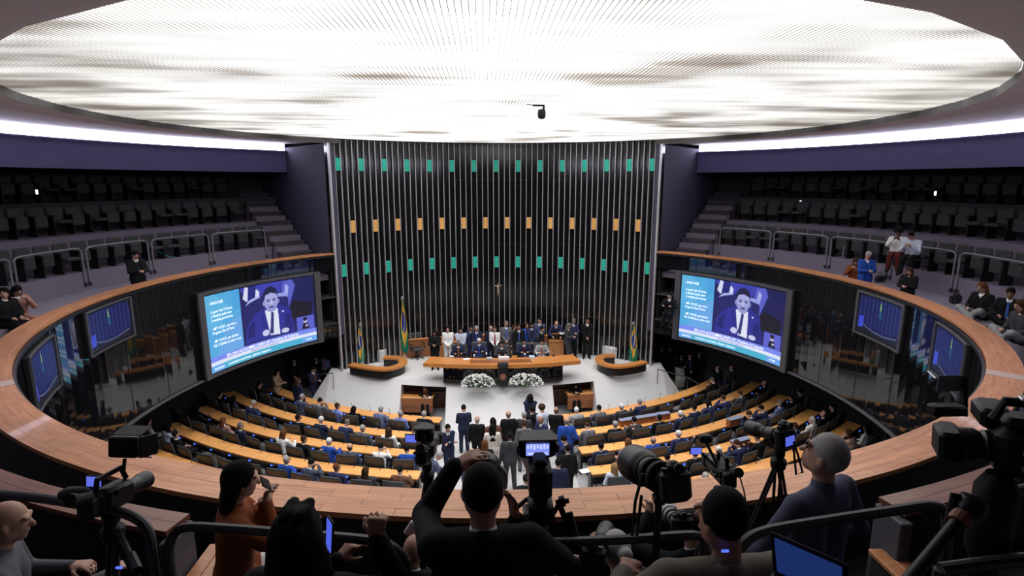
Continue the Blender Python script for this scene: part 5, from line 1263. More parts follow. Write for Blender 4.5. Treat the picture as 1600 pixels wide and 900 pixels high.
# ---- seated members
T = [
 (525, 637, 'reach', 'man in blue shirt, arm on the next chair, front row left', dict(top=None, shirt='shirtblue', hcol='b')),
 (546, 643, 'lap', 'dark-haired person in black in the front row left', dict(top='black', hair='bob')),
 (585, 644, 'chin', 'grey-haired man in pale blue jacket, front row left', dict(top='steel', hcol='g')),
 (604, 645, 'lapr', 'grey-haired man in blue shirt, front row left, beside the pale-jacketed one', dict(top=None, shirt='shirtblue', hcol='g')),
 (641, 652, 'desk2', 'fair-haired woman in pale blue, front row left', dict(top='pale', hair='bob', hcol='n', open_=False)),
 (667, 650, 'desk', 'grey-haired man in black suit in the front row left near the aisle', dict(top='black', hcol='g')),
 (496, 634, 'sphone', 'bearded man in grey suit talking with hand on mouth, front row left', dict(top='grey', hcol='k')),
 (491, 615, 'desk', 'grey-haired man in slate suit at the left of the front row', dict(top='slate', hcol='g')),
 (509, 663, 'desk', 'white-haired man in navy, second row left', dict(top='navy', hcol='w')),
 (533, 667, 'desk2', 'dark grey-haired man in navy, second row left, next to the white-haired', dict(top='indigo', hcol='s')),
 (567, 673, 'lap', 'grey-haired man slumped low, second row left', dict(top='grey', hcol='g')),
 (640, 676, 'desk', 'dark-haired man in bright blue, second row left', dict(top='blue', hcol='k', open_=False)),
 (668, 680, 'lapl', 'person in white coat behind the tripod camera, second row left', dict(top='white', hair='bob', hcol='b')),
 (392, 622, 'desk2', 'grey-haired man in navy writing, second row, far left', dict(top='indigo', hcol='g')),
 (557, 697, 'lap', 'balding man in slate suit, third row left', dict(top='slate', hair='bald', hcol='b')),
 (629, 700, 'sphone', 'man in white shirt photographing, third row left near the aisle', dict(top=None, shirt='white', hcol='k')),
 (453, 653, 'lapr', 'bearded man in black turned sideways, second row left', dict(top='black', skin='m')),
 (475, 657, 'reach', 'man in black stretching his arm, second row left', dict(top='black', hcol='b')),
 (345, 658, 'lap', 'brown-haired woman in light blouse, third row left', dict(top='pink', hair='bob', hcol='r', open_=False)),
 (357, 659, 'lapr', 'man in navy leaning right, third row left', dict(top='navy', hcol='s')),
 (433, 686, 'desk', 'brown-haired woman in white, third row left', dict(top='white', hair='bob', hcol='r', open_=False)),
 (449, 692, 'reach', 'grey-haired man in blue stretching, third row left', dict(top='blue', hcol='g', open_=False)),
 (484, 711, 'sphone', 'man in slate suit holding a phone, fourth row left', dict(top='slate', hcol='k')),
 (549, 734, 'lap', 'brown-haired woman in dark top, fourth row left', dict(top='dgrey', hair='long', hcol='b', open_=False)),
 (613, 736, 'desk', 'woman with a hair bun in maroon, fourth row left', dict(top='brown', hair='bun', hcol='k', open_=False)),
 (649, 736, 'lapr', 'brown-haired man in blue jacket, fourth row left near the aisle', dict(top='indigo', hcol='r', shirt='shirtblue')),
 (707, 756, 'desk', 'white-haired man in blue low beside the parapet, left of the aisle', dict(top='blue', hcol='w', open_=False)),
 (284, 672, 'lap', 'man in black suit leaning back, fourth row far left', dict(top='black', tie='tie_k')),
 (244, 655, 'lap', 'person in white shirt in the dark, fourth row far left', dict(top=None, shirt='cream', hair='bob')),
 (260, 668, 'sphone', 'bare-armed woman looking at her phone, fourth row far left', dict(top=None, shirt='pale', hair='long', skin='m')),
 (302, 633, 'desk', 'person in black in the dark, third row far left', dict(top='black', hair='bob')),
 (345, 612, 'lap', 'man in dark suit in the shadow, second row far left', dict(top='black', tie='tie_k')),
 (357, 618, 'lapl', 'woman in dark clothes in the shadow, second row far left', dict(top='dgrey', hair='bob')),
 (386, 596, 'lap', 'man in the dark at the far left end of the front row', dict(top='black')),
 (901, 653, 'desk', 'white-haired man in grey suit, front row right at the aisle', dict(top='lgrey', hcol='w')),
 (925, 653, 'desk2', 'brown-haired man in pale suit, front row right', dict(top='grey', hcol='b')),
 (955, 650, 'reach', 'grey-haired man in black, front row right', dict(top='black', hcol='g')),
 (975, 645, 'lap', 'white-haired man in dark suit, front row right', dict(top='dgrey', hcol='w')),
 (1007, 636, 'desk', 'grey-haired man in navy, front row right', dict(top='indigo', hcol='g')),
 (1110, 608, 'desk2', 'man in black suit writing at the far front row right', dict(top='black', hcol='s')),
 (1138, 602, 'sphone', 'woman with dark red hair in navy, far front row right', dict(top='navy', hair='bob', hcol='b')),
 (1147, 600, 'desk', 'man in dark suit, last of the front row right', dict(top='dgrey', hcol='b')),
 (907, 676, 'lap', 'dark-haired man in navy, second row right at the aisle', dict(top='navy')),
 (927, 671, 'desk', 'dark-haired man in grey suit, second row right', dict(top='grey', hcol='k')),
 (971, 672, 'reach', 'red-haired woman in pink top, second row right', dict(top='pink', hair='bob', hcol='r', open_=False)),
 (993, 667, 'desk', 'man in dark suit behind the long console', dict(top='dgrey')),
 (1024, 661, 'lapl', 'dark-haired man in black right of the long console', dict(top='black', skin='m')),
 (1077, 645, 'desk', 'dark-haired man in navy leaning on the second row right', dict(top='navy')),
 (1097, 642, 'desk2', 'dark-haired woman in navy, second row right', dict(top='indigo', hair='bob')),
 (1121, 640, 'chin', 'man in blue suit resting his chin, second row right', dict(top='indigo', hcol='b')),
 (1196, 608, 'lapl', 'bald man in black suit at the far second row right', dict(top='black', hair='bald', hcol='b')),
 (945, 701, 'lapr', 'blonde woman in pale blouse, third row right', dict(top='pale', hair='long', hcol='n', open_=False)),
 (980, 699, 'lap', 'white-haired person hidden by the long lens, third row right', dict(top='pale', hcol='w')),
 (1005, 696, 'lap', 'bald man in blue suit, third row right', dict(top='blue', hair='bald', hcol='s')),
 (1048, 690, 'reach', 'white-haired man in blue reaching out, third row right', dict(top='indigo', hcol='w')),
 (1162, 661, 'sphone', 'brown-haired man in navy reading, third row right by a console', dict(top='navy', hcol='b')),
 (1182, 644, 'chin', 'dark-haired man in navy gesturing, third row right', dict(top='navy')),
 (1225, 633, 'lapl', 'grey-haired man in light blue-grey suit, third row far right', dict(top='steel', hcol='s')),
 (1240, 625, 'lapl', 'man in black suit facing left, third row far right', dict(top='black', skin='m')),
 (1251, 621, 'lap', 'man in the dark at the end of the third row right', dict(top='black')),
 (930, 733, 'desk', 'dark-haired man in navy, fourth row right near the aisle', dict(top='indigo')),
 (951, 734, 'reach', 'bald man in black suit, fourth row right', dict(top='black', hair='bald', hcol='b')),
 (1021, 718, 'lap', 'white-haired man half hidden behind the long lens, fourth row right', dict(top='indigo', hcol='w')),
 (1067, 719, 'sphone', 'grey-haired man clasping his hands, fourth row right', dict(top='indigo', hcol='g')),
 (1158, 702, 'sphone', 'brown-haired man with a phone, fourth row right', dict(top='indigo', hcol='b')),
 (1178, 694, 'desk', 'man in black suit beside the one with a phone, fourth row right', dict(top='black', hcol='b')),
 (1134, 703, 'lap', 'white-haired man behind the video camera, fourth row right', dict(top='grey', hcol='w')),
 (1249, 667, 'lapl', 'bearded man in navy facing left, fourth row far right', dict(top='navy', hcol='b')),
 (1271, 664, 'lapl', 'grey-haired woman in beige, fourth row far right', dict(top='cream', hair='bob', hcol='g')),
 (1281, 652, 'lapl', 'bald man with glasses in black, fourth row far right', dict(top='black', hair='bald', hcol='k')),
 (1290, 643, 'lapl', 'man in black suit at the end of the fourth row right', dict(top='black')),
 (1323, 690, 'chin', 'woman with raised hand at the far fifth row right', dict(top='tan', hair='long', hcol='b', open_=False)),
 (1337, 681, 'lap', 'dark-haired person in white shirt at the far fifth row right', dict(top=None, shirt='white', hair='bob')),
]
for px, py, ps, lb, k in T: sit(px, py, ps, lb, **k)
# ---- gallery
def gring(px, py, ps, rz, R_, lb, **k):      # stands in the trough behind the parapet
    P = POSES[ps]; q = oncyl(px, py, R_); sc = (q[2] - 5.5) / P.head[2]; off = rotz(P.head * V3(1, 1, 0) * sc, rz)
    return person((q[0] - off[0], q[1] - off[1], 5.5), rz, ps, lb, scale=sc, **k)
def gstand(px, py, ps, rz, z, lb, **k): return stand(px, py, z, ps, rz, lb, **k)
gring(212, 398, 'phone', PI + .9, 10.8, 'man in black suit with a camera standing behind the left parapet', top='black', tie='tie_k')
gring(1421, 424, 'phone', PI - 1.0, 10.8, 'woman in black with long auburn hair standing behind the right parapet', hair='long', hcol='b', top='black', open_=False)
def gsit(px, py, ps, rz, zseat, lb, **k):     # seat height zseat; chair poses have the pelvis .55 above the floor
    P = POSES[ps]; z = zseat - (P.pel[2] - .10); q = at(px, py, z + P.head[2]); off = rotz(P.head * V3(1, 1, 0), rz); return person((q[0] - off[0], q[1] - off[1], z), rz, ps, lb, **k)
gsit(6, 458, 'lapr', -PI / 2 - .3, 6.0, 'woman in black seated on the left gallery ledge', hair='long', top='black', open_=False)
gsit(27, 454, 'sphone', -PI / 2 - .4, 6.0, 'woman in pink suit looking at her phone on the left gallery ledge', hair='bob', top='pink', legsw='pink')
gsit(1338, 409, 'sphone', PI / 2 + .8, 6.0, 'woman in rust-coloured top seated on the right gallery ledge', hair='long', hcol='b', top='rust', legsw='pink', open_=False)
gring(1357, 399, 'phone', PI - .2, 11.0, 'grey-haired man in bright blue jacket behind the right parapet, beside the rust-topped woman', hcol='g', top='blue', legsw='navy')
gsit(1404, 363, 'sphone', PI / 2 + .8, 6.98, 'woman with afro hair and white top in the right gallery front row', hair='afro', skin='d', top=None, shirt='white', legsw='maroon')
gsit(1424, 368, 'desk2', PI / 2 + .6, 6.98, 'man in light lilac shirt with a laptop in the right gallery front row', top=None, shirt='pale', legsw='black', skin='m')
gsit(1534, 449, 'cross', PI / 2 + .2, 6.0, 'woman in black jacket and pale trousers cross-legged on the right ledge', hair='bob', hcol='r', top='black', legsw='lgrey')
gsit(1579, 458, 'cross', PI / 2 + .6, 6.0, 'man in black suit and tie cross-legged on the right ledge', top='black', tie='tie_b', skin='m')
gsit(1594, 478, 'cross', PI / 2 - .1, 6.0, 'woman with glasses and grey trousers at the right frame edge', hair='long', hcol='b', top='dgrey', legsw='lgrey', open_=False)
p = at(1046, 468, 4.9); 
stand(1046, 462, 3.62, 'desk', PI - .6, 'operator sitting in the dark booth right of the fins', top='black', scale=1.0)
# bags, devices held
def handbag(px, py, z, lb, s=1.0):
    p = at(px, py, z); r = thing('handbag', lb, 'bag', p, .3)
    MB().box((0, 0, .12 * s), (.36 * s, .16 * s, .24 * s), bev=.05).obj('bag_body', M_BLACK, r); MB().tube([(-.1 * s, 0, .22 * s), (-.07 * s, 0, .34 * s), (.07 * s, 0, .34 * s), (.1 * s, 0, .22 * s)], .012, 6).obj('handle', M_BLACK, r)
    MB().box((-.15 * s, -.085 * s, .06), (.03, .012, .03), bev=.004).obj('buckle', M_CHROME, r)
handbag(1492, 474, 6.0, 'black handbag on the right gallery ledge beside the cross-legged woman')
handbag(1373, 441, 6.0, 'black bag behind the man in the bright blue jacket', .9)
def laptop(p, rz, label, screen=(.05, .12, .6), tilt=1.9, w=.33, em=.6):
    r = thing('laptop', label, 'laptop', p, rz); MB().box((0, 0, .01), (w, .23, .018), bev=.005).obj('base', M_BLACK, r)
    R = Matrix.Rotation(tilt - PI / 2, 3, 'X'); lid = MB().box(tuple(R @ Vector((0, 0, .11)) + Vector((0, .115, .018))), (w, .010, .22), R=R, bev=.004).obj('lid', M_BLKM, r)
    MB().box(tuple(R @ Vector((0, -.008, .112)) + Vector((0, .115, .018))), (w - .035, .004, .185), R=R).obj('screen', mat('laptop_screen_%d' % int(w * 100), screen, .3, emit=em), r); return r
for px, py, nm in ((1386, 384, 'left'), (1408, 386, 'right')):
    p = at(px, py + 4, 7.12); laptop(p, PI / 2 + .9 + PI / 2, 'dark tablet computer on a lap in the right gallery front row, %s one' % nm, w=.30, em=.05)
handb = slab('open_folder', 883, 521, PZ + 1.12, (.5, .3, .03), M_PAP, 'open white papers on the standing desk', 'papers', .1)
for px, py, z, lb in ((914, 736, 1.08, 'white sheets on the fourth row desk right of the aisle'), (1127, 602, .80, 'white papers on the far front row desk, right block'), (583, 672, .86, 'small white cup-like card on the second row desk, left block')):
    slab('paper_sheet', px, py, z, (.30, .22, .012), M_PAP, lb, 'papers', .3)

# ================================================================== PRESS STAND IN THE FOREGROUND
M_CAM = mat('camera_body', (.007, .007, .008), .5, noise=.2, nscale=40, bump=.1, spec=.3)
M_LENS = mat('lens_barrel', (.016, .016, .018), .42); M_LWH = mat('white_lens', (.40, .40, .40), .45)
M_GLS = mat('lens_glass', (.01, .01, .03), .05, spec=.9)
def thw(x, y): return math.atan2(x, y - CY) % (2 * PI)
# wood-topped counters with dark fronts
for (x0, y0), (dir_), nm in (((-2.86, 3.94), 1, 'left'), ((2.70, 3.88), -1, 'right')):
    a = thw(x0, y0); b = a + dir_ * .55
    c = pol(11.05, (a + b) / 2, 5.52); r = thing('press_counter', 'curved dark press counter with reddish wooden top at the %s of the foreground' % nm, 'counter', c)
    def lo(mb):
        mb.v = [(p[0] - c[0], p[1] - c[1], p[2] - c[2]) for p in mb.v]; return mb
    lo(MB().arc((0, CY), 10.96, 11.12, 5.52, 6.62, a, b, 16)).obj('body', M_PIT, r)
    for k in range(4):
        lo(MB().arc((0, CY), 10.92, 11.035, 6.62, 6.66, a + (b - a) * k / 4, a + (b - a) * (k + 1) / 4 - dir_ * .0003, 5)).obj('plank', M_COUNTER, r)
        lo(MB().arc((0, CY), 11.038, 11.15, 6.62, 6.66, a + (b - a) * k / 4, a + (b - a) * (k + 1) / 4 - dir_ * .0003, 5)).obj('plank', M_COUNTER, r)
    d0 = pol(11.06, a, 6.05) - c; o = MB().box(tuple(d0), (.10, .30, 1.1), bev=.01).obj('end_post', mat('end_grey', (.07, .065, .08), .6), r)
for x, y0, y1, nm in ((-2.70, 3.15, 4.16, 'left'), (2.66, 2.9, 3.83, 'right')):
    r = thing('side_partition', 'low dark partition with pale wooden cap running towards the viewer, %s side' % nm, 'partition', (x, (y0 + y1) / 2, 5.52))
    MB().box((0, 0, .36), (.16, y1 - y0, .72), bev=.01).obj('body', M_PIT, r)
    for k in (-1, 1): MB().box((k * .055, 0, .74 + .0), (.105, y1 - y0, .04), bev=.006).obj('plank', M_RIM, r)
# tube railings
def rail(pts, label, r_=.024, t=None):
    P = [atd(x, y, t_) for x, y, t_ in pts]; Q = []
    for i in range(len(P) - 1):
        p0, p1, p2, p3 = P[max(i-1, 0)], P[i], P[i+1], P[min(i+2, len(P)-1)]
        for k in range(5): u = k / 5; Q.append(.5 * ((2*p1) + (-p0+p2)*u + (2*p0-5*p1+4*p2-p3)*u*u + (-p0+3*p1-3*p2+p3)*u**3))
    Q.append(P[-1]); e = Q[-1]; Q.append(np.array([e[0], e[1], 6.4])); s = Q[0]; c = np.array([s[0], s[1], 6.4])
    rr = thing('foreground_railing', label, 'railing', c); MB().tube([tuple(q - c) for q in Q], r_, 10).obj('rail', M_RAIL, rr, smooth=True)
    if pts[0][1] > 880 or len(pts) > 6: pass
    MB().tube([(0, 0, 0), tuple(s - c)], r_, 8).obj('post', M_RAIL, rr, smooth=True); MB().lathe([(.05, 0), (.05, .02), (.026, .03)], n=12).obj('foot', M_RAIL, rr)
rail([(-30, 770, 2.9), (60, 778, 2.85), (150, 793, 2.8), (205, 806, 2.75), (232, 830, 2.72), (239, 870, 2.7)], 'dark tube railing crossing the lower left corner')
rail([(262, 872, 2.72), (268, 842, 2.74), (290, 824, 2.76), (360, 826, 2.76), (450, 833, 2.74), (560, 842, 2.7), (605, 850, 2.68), (634, 875, 2.66)], 'long dark tube railing in front of the woman in the rust jacket')
rail([(690, 852, 2.8), (760, 850, 2.82), (840, 848, 2.85), (975, 843, 2.9), (1085, 836, 2.95), (1100, 850, 2.95)], 'straight dark tube railing behind the centre photographer')
rail([(1148, 872, 2.45), (1165, 846, 2.47), (1200, 829, 2.5), (1300, 812, 2.52), (1400, 797, 2.54), (1455, 790, 2.55), (1478, 803, 2.55), (1480, 850, 2.55)], 'dark tube railing curving up before the grey-haired man')
rail([(1470, 890, 2.0), (1530, 882, 2.0), (1620, 872, 2.0)], 'short dark tube railing in the lower right corner')
rail([(1570, 772, 2.5), (1630, 758, 2.5), (1660, 756, 2.5)], 'bit of dark railing at the right frame edge behind the broadcast camera')

def tripod(top, zf, label, spread=.38, r_=.016, head=True, phase=.5):
    r = thing('tripod', label, 'tripod', (top[0], top[1], zf)); H = top[2] - zf
    for k in range(3):
        a = phase + 2 * PI * k / 3; f_ = (spread * math.cos(a), spread * math.sin(a), .0); m_ = tuple(f_[i] * .5 + (0, 0, H * .93)[i] * .5 for i in range(3))
        lg = MB()
        for s_ in (-.018, .018): q = (-math.sin(a) * s_, math.cos(a) * s_); lg.tube([(q[0], q[1], H * .93), (m_[0] + q[0], m_[1] + q[1], m_[2])], r_ * .7, 6)
        lg.tube([m_, f_], r_, 6).box(m_, (.05, .05, .06), bev=.012); lg.obj('leg', M_BLKM, r)
        MB().lathe([(.022, 0), (.025, .03), (.014, .05)], o=(f_[0], f_[1], 0), n=8).obj('rubber_foot', M_RUB, r)
    MB().lathe([(.05, 0), (.055, .03), (.055, .06), (.03, .09), (.040, .10), (.040, H * .06 + .06)], o=(0, 0, H * .90), n=12).obj("hub", M_CAM, r)
    return r
def frame(p, rz, tilt, roll=0.0): return (tilt, roll, rz)
def camcorder(p, rz, tilt, label, sc=1.0, hood=True, lcd=True, mic=False, light=False, lcdcol=(.12, .16, .75)):
    r = thing('video_camera', label, 'camera', p, rz); r.rotation_euler = (tilt, 0, rz); r.scale = (sc,) * 3       # looks along +y
    MB().box((0, -.02, 0), (.11, .26, .13), bev=.02).box((.03, -.05, .02), (.09, .14, .12), bev=.02).box((0, -.17, .0), (.09, .07, .11), bev=.015).obj('body', M_CAM, r)
    MB().lathe([(.045, .10), (.048, .14), (.042, .15), (.046, .20), (.052, .22), (.052, .27)], axis=(0, 1, 0), n=20).obj('lens', M_LENS, r, smooth=False)
    MB().lathe([(.0, .255), (.044, .258)], axis=(0, 1, 0), n=16).obj('front_glass', M_GLS, r)
    if hood: MB().box((0, .305, 0), (.12, .09, .095), bev=.012).obj('lens_hood', M_CAM, r)
    MB().tube([(0, -.12, .06), (0, -.11, .13), (0, .06, .14), (0, .10, .07)], .015, 8).obj('top_handle', M_CAM, r)
    MB().lathe([(.026, -.02), (.026, .06), (.034, .09), (.034, .11)], o=(.02, -.20, .07), axis=(0, -1, .25), n=12).obj('eyepiece', M_RUB, r)
    MB().tube([(-.055, -.08, .02), (-.07, -.1, .0), (-.07, .02, -.02), (-.055, .05, .0)], .012, 6).obj('hand_strap', M_RUB, r)
    if lcd:
        l = MB().box((-.13, .03, .07), (.10, .012, .07), bev=.004).obj('monitor', M_CAM, r); MB().box((-.13, .022, .07), (.085, .004, .055)).obj('monitor_screen', mat('lcd_%.2f' % lcdcol[0], lcdcol, .3, emit=1.0), l)
    if mic:
        MB().lathe([(.012, -.12), (.014, .02)], o=(.06, .08, .12), axis=(0, 1, 0), n=8).obj('microphone', M_CAM, r)
        MB().lathe([(.005, 0), (.030, .02), (.036, .07), (.036, .13), (.026, .17), (.004, .19)], o=(.06, .09, .12), axis=(0, 1, 0), n=14).obj('wind_foam', M_RUB, r, smooth=True)
    if light:
        L = MB().box((.04, .05, .27), (.17, .07, .12), bev=.008).obj('lamp_head', M_CAM, r)
        MB().box((.16, .07, .27), (.01, .10, .12), R=Matrix.Rotation(-.35, 3, 'Z')).obj('barn_door', M_CAM, L); MB().box((.04, .10, .345), (.17, .10, .006), R=Matrix.Rotation(.3, 3, 'X')).obj('barn_door', M_CAM, L); MB().box((.04, .10, .195), (.17, .10, .006), R=Matrix.Rotation(-.4, 3, 'X')).obj('barn_door', M_CAM, L)
        MB().tube([(.04, .03, .13), (.04, .04, .2)], .01, 6).obj('lamp_stem', M_CAM, r)
    return r
def stills(p, rz, tilt, label, lens='black', L=.30, d=.06, sc=1.0, screen=False, dial=True):
    r = thing('photo_camera', label, 'camera', p, rz); r.rotation_euler = (tilt, 0, rz); r.scale = (sc,) * 3
    MB().box((0, -.02, 0), (.15, .07, .15), bev=.02).box((.06, .01, 0), (.035, .06, .14), bev=.015).obj('body', M_CAM, r)
    MB().box((0, -.015, .09), (.065, .07, .05), bev=.018).obj('prism', M_CAM, r); MB().lathe([(.022, 0), (.024, .02)], o=(0, -.05, .09), axis=(0, -1, 0), n=12).obj('eyecup', M_RUB, r)
    for x in (-.05, .05): MB().lathe([(.016, 0), (.016, .012)], o=(x, -.02, .075), n=10).obj('dial', M_CAM, r)
    m_ = M_LWH if lens == 'white' else M_LENS
    MB().lathe([(.036, .01), (.038, L * .18), (.048, L * .2), (.048, L * .32), (.043, L * .34), (d * .75, L * .5), (d * .78, L * .62)], axis=(0, 1, 0), n=22).obj('lens', m_, r)
    for q in (.25, .42, .56): MB().lathe([(d * .80, L * q), (d * .84, L * q + .006), (d * .84, L * (q + .05)), (d * .80, L * (q + .05) + .006)], axis=(0, 1, 0), n=22).obj('ring', M_RUB, r)
    MB().lathe([(d * .78, L * .60), (d * .95, L * .66), (d, L * .7), (d, L), (d * .95, L), (d * .93, L * .72), (.0, L * .71)], axis=(0, 1, 0), n=24).obj('lens_hood', M_LENS if lens == 'black' else m_, r)
    MB().box((0, L * .35, -.07), (.03, .10, .05), bev=.008).obj('tripod_collar', M_CAM, r)
    if screen: MB().box((0, -.057, -.01), (.085, .004, .058)).obj('rear_screen', mat('rear_lcd', (.10, .14, .7), .3, emit=1.0), r)
    return r
# 1 camcorder with lamp, left
p = atd(176, 775, 2.8); camcorder(p, -.1, -.18, 'black video camera with foam microphone and lamp panel, far left', .9, hood=False, mic=False, light=True)
q = MB(); q.lathe([(.012, -.16), (.014, .02)], n=8, axis=(-1, .1, -.05)); r = thing('boom_microphone', 'black foam-tipped microphone pointing left from the far left camera', 'microphone', atd(140, 770, 2.75)); q.obj('stem', M_CAM, r)
MB().lathe([(.005, 0), (.030, .02), (.037, .07), (.037, .11), (.024, .15), (.004, .17)], axis=(-1, .1, -.1), n=14).obj('foam', M_RUB, r, smooth=True)
tripod(atd(172, 800, 2.8), 6.02, 'black tripod under the far left video camera', .34, .02)
MB_ = MB().tube([tuple(atd(185, 830, 2.7)), tuple(atd(200, 860, 2.6)), tuple(atd(212, 885, 2.5))], .014, 8).tube([tuple(atd(205, 868, 2.55)), tuple(atd(216, 892, 2.45))], .022, 8)
tag(MB_.obj('pan_handle', M_CAM), 'black pan handle hanging from the far left tripod', 'handle')
# 2 camera on tripod left of centre
p = atd(667, 702, 4.2); camcorder(p, -.12, -.18, 'black video camera on a tripod, left of the centre photographer', 1.0, hood=True, lcd=True)
b = MB().box((0, 0, 0), (.14, .16, .10), bev=.02).box((0, -.05, .06), (.16, .08, .02), bev=.008); o = b.obj('monitor_hood', M_CAM, None, loc=atd(664, 676, 4.2)); tag(o, 'hooded monitor above the video camera left of centre', 'monitor')
tripod(atd(667, 722, 4.25), 5.52, 'black tripod left of the centre photographer standing before the parapet', .30, .017)
# 3 centre broadcast camera with bright viewfinder
p = atd(840, 700, 2.95); r = thing('studio_viewfinder', 'hooded viewfinder with a bright blue picture in the centre foreground', 'monitor', p)
MB().box((0, .05, 0), (.20, .10, .13), bev=.015).box((0, -.01, .062), (.21, .08, .012), bev=.005).box((-.105, 0, 0), (.016, .05, .05), bev=.006).box((.105, 0, 0), (.016, .05, .05), bev=.006).obj('housing', M_CAM, r)
MB().box((0, -.003, -.008), (.125, .006, .066)).obj('picture', mat('finder_blue', (.22, .28, .8), .3, emit=1.1), r)
for i in range(7): MB().box((-.052 + i * .0175, -.0075, .008 + .004 * (i % 2)), (.009, .003, .016 + .006 * (i % 3))).obj('picture_detail', mat('finder_pale', (.6, .65, .95), .3, emit=1.0), r)
for x in (-.03, .03): MB().box((x, -.0075, -.030), (.045, .003, .01)).obj('picture_detail', MAT['finder_pale'], r)
MB().box((0, -.006, .045), (.13, .01, .022), bev=.004).obj('sun_visor', mat('visor_grey', (.16, .16, .16), .5), r)
p = atd(842, 752, 2.98); r = thing('studio_camera', 'tall black studio camera body beneath the bright viewfinder', 'camera', p)
MB().box((0, .02, .04), (.12, .3, .20), bev=.03).box((0, -.08, -.10), (.13, .16, .12), bev=.03).box((.0, 0, .15), (.07, .2, .04), bev=.012).obj('body', M_CAM, r); MB().lathe([(.06, .16), (.07, .22), (.07, .36), (.085, .38), (.085, .44)], o=(0, 0, .02), axis=(0, 1, -.1), n=20).obj('lens', M_LENS, r)
MB().box((0, 0, -.19), (.17, .12, .05), bev=.01).box((0, 0, -.25), (.10, .10, .09), bev=.02).obj('tripod_head', M_BLKM, r)
MB().tube([(-.06, 0, -.1), (-.13, -.02, -.15), (-.17, 0, -.25)], .012, 6).obj('cable', M_RUB, r)
MB().tube([(.08, 0, -.2), (.11, -.02, -.12), (.16, -.03, -.10)], .014, 8).tube([(.10, -.02, -.1), (.19, -.16, -.30)], .016, 8).tube([(.15, -.08, -.14), (.20, -.17, -.32)], .024, 8).obj('pan_handle', M_CAM, r)
MB().lathe([(.0, -.02), (.028, -.015), (.03, .015), (0, .02)], o=(.125, -.02, -.11), axis=(1, 0, .2), n=10).obj('knob', M_CAM, r)
tripod(atd(842, 800, 3.0), 6.02, 'black tripod under the centre studio camera', .32, .022, phase=.2)
# 4 big black tele lens on monopod
A = atd(1052, 757, 2.62); B = atd(990, 722, 3.05); d = B - A; L = np.linalg.norm(d)
r = stills(A, math.atan2(-d[0], d[1]), math.asin(d[2] / L), 'photo camera with a huge black telephoto lens right of centre', 'black', L, .098, 1.0)
p1 = A + d * .30 - V3(0, 0, .10); q = np.array([p1[0] - .0, p1[1], 6.02])
r = thing('monopod', 'black monopod carrying the huge telephoto lens', 'monopod', q); H = p1[2] - q[2]
MB().tube([(0, 0, .03), (0, 0, H * .55)], .014, 8).tube([(0, 0, H * .5), (0, 0, H)], .019, 8).obj('pole', M_BLKM, r); MB().lathe([(.02, 0), (.022, .03), (.012, .05)], n=8).obj('foot', M_RUB, r); MB().box((0, 0, H - .02), (.06, .06, .05), bev=.01).obj('clamp', M_BLKM, r)
S1 = atd(1004, 740, 2.75); o = MB().tube([tuple(S1), tuple(S1 + V3(-.03, 0, -.15)), tuple(S1 + V3(-.045, -.02, -.33)), tuple(S1 + V3(-.02, -.02, -.33)), tuple(S1 + V3(.0, 0, -.12))], .008, 6).obj('strap', M_RUB); tag(o, 'black strap hanging from the huge telephoto lens', 'strap')
# 5 video camera with side monitor
p = atd(1128, 738, 3.35); camcorder(p, -.12, -.2, 'black video camera with side monitor, right of the huge lens', .82, hood=True, lcd=False)
o = MB().box((0, 0, 0), (.075, .012, .05), bev=.004).obj('side_monitor', M_CAM, None, loc=atd(1087, 704, 3.3)); tag(o, 'small lit blue side monitor beside the video camera right of centre', 'monitor')
MB().box((0, -.008, 0), (.064, .004, .040)).obj('monitor_screen', mat('lcd_0.12', (.12, .16, .75), .3, emit=1.0), o)
MB().tube([(.02, .01, 0), tuple(atd(1128, 738, 3.33) - atd(1087, 704, 3.3))], .008, 6).obj('arm', M_CAM, o)
o = MB().box((0, 0, 0), (.075, .05, .05), bev=.01).obj('finder', M_CAM, None, loc=atd(1102, 685, 3.35)); tag(o, 'small black top finder above the video camera right of centre', 'finder')
MB().tube([(0, .01, -.01), tuple(atd(1125, 735, 3.35) - atd(1102, 685, 3.35))], .009, 6).obj('arm', M_CAM, o)
tripod(atd(1125, 765, 3.38), 6.02, 'black tripod under the video camera right of centre', .36, .02, phase=.9)
# 6 photo camera on tall tripod
p = atd(1222, 683, 3.95); stills(p, .45, -.15, 'photo camera with lit rear screen on a tall tripod at the right', 'black', .26, .05, 1.1, screen=True)
tripod(atd(1219, 694, 3.95), 5.52, 'tall black tripod at the right, its legs before the wooden parapet', .50, .016, phase=.95)
o = MB().tube([tuple(atd(1240, 690, 3.9)), tuple(atd(1248, 715, 3.9)), tuple(atd(1254, 738, 3.85)), tuple(atd(1244, 742, 3.85)), tuple(atd(1240, 700, 3.9))], .008, 6).obj('strap', M_RUB); tag(o, 'black neck strap hanging from the camera on the tall tripod', 'strap')
o = MB().tube([tuple(atd(1146, 735, 3.6)), tuple(atd(1155, 742, 3.9)), tuple(atd(1162, 765, 4.1)), tuple(atd(1165, 782, 4.2)), tuple(atd(1165, 790, 4.2))], .006, 6).obj('cable', M_RUB); tag(o, 'thin black cable curving down over the wooden parapet at the right', 'cable')
# 7 white telephoto
A = atd(1064, 822, 3.75); B = atd(1037, 792, 4.12); d = B - A; L = np.linalg.norm(d)
stills(A, math.atan2(-d[0], d[1]), math.asin(d[2] / L), 'photo camera with a white telephoto lens pointing over the parapet', 'white', L, .072, 1.0)
# 8 camera with cylindrical lens of the grey-haired photographer
A = atd(925, 872, 3.3); B = atd(948, 826, 3.75); d = B - A; L = np.linalg.norm(d)
stills(A, math.atan2(-d[0], d[1]), math.asin(d[2] / L), 'photo camera with grey lens held by the grey-haired photographer', 'black', L, .055, 1.0)
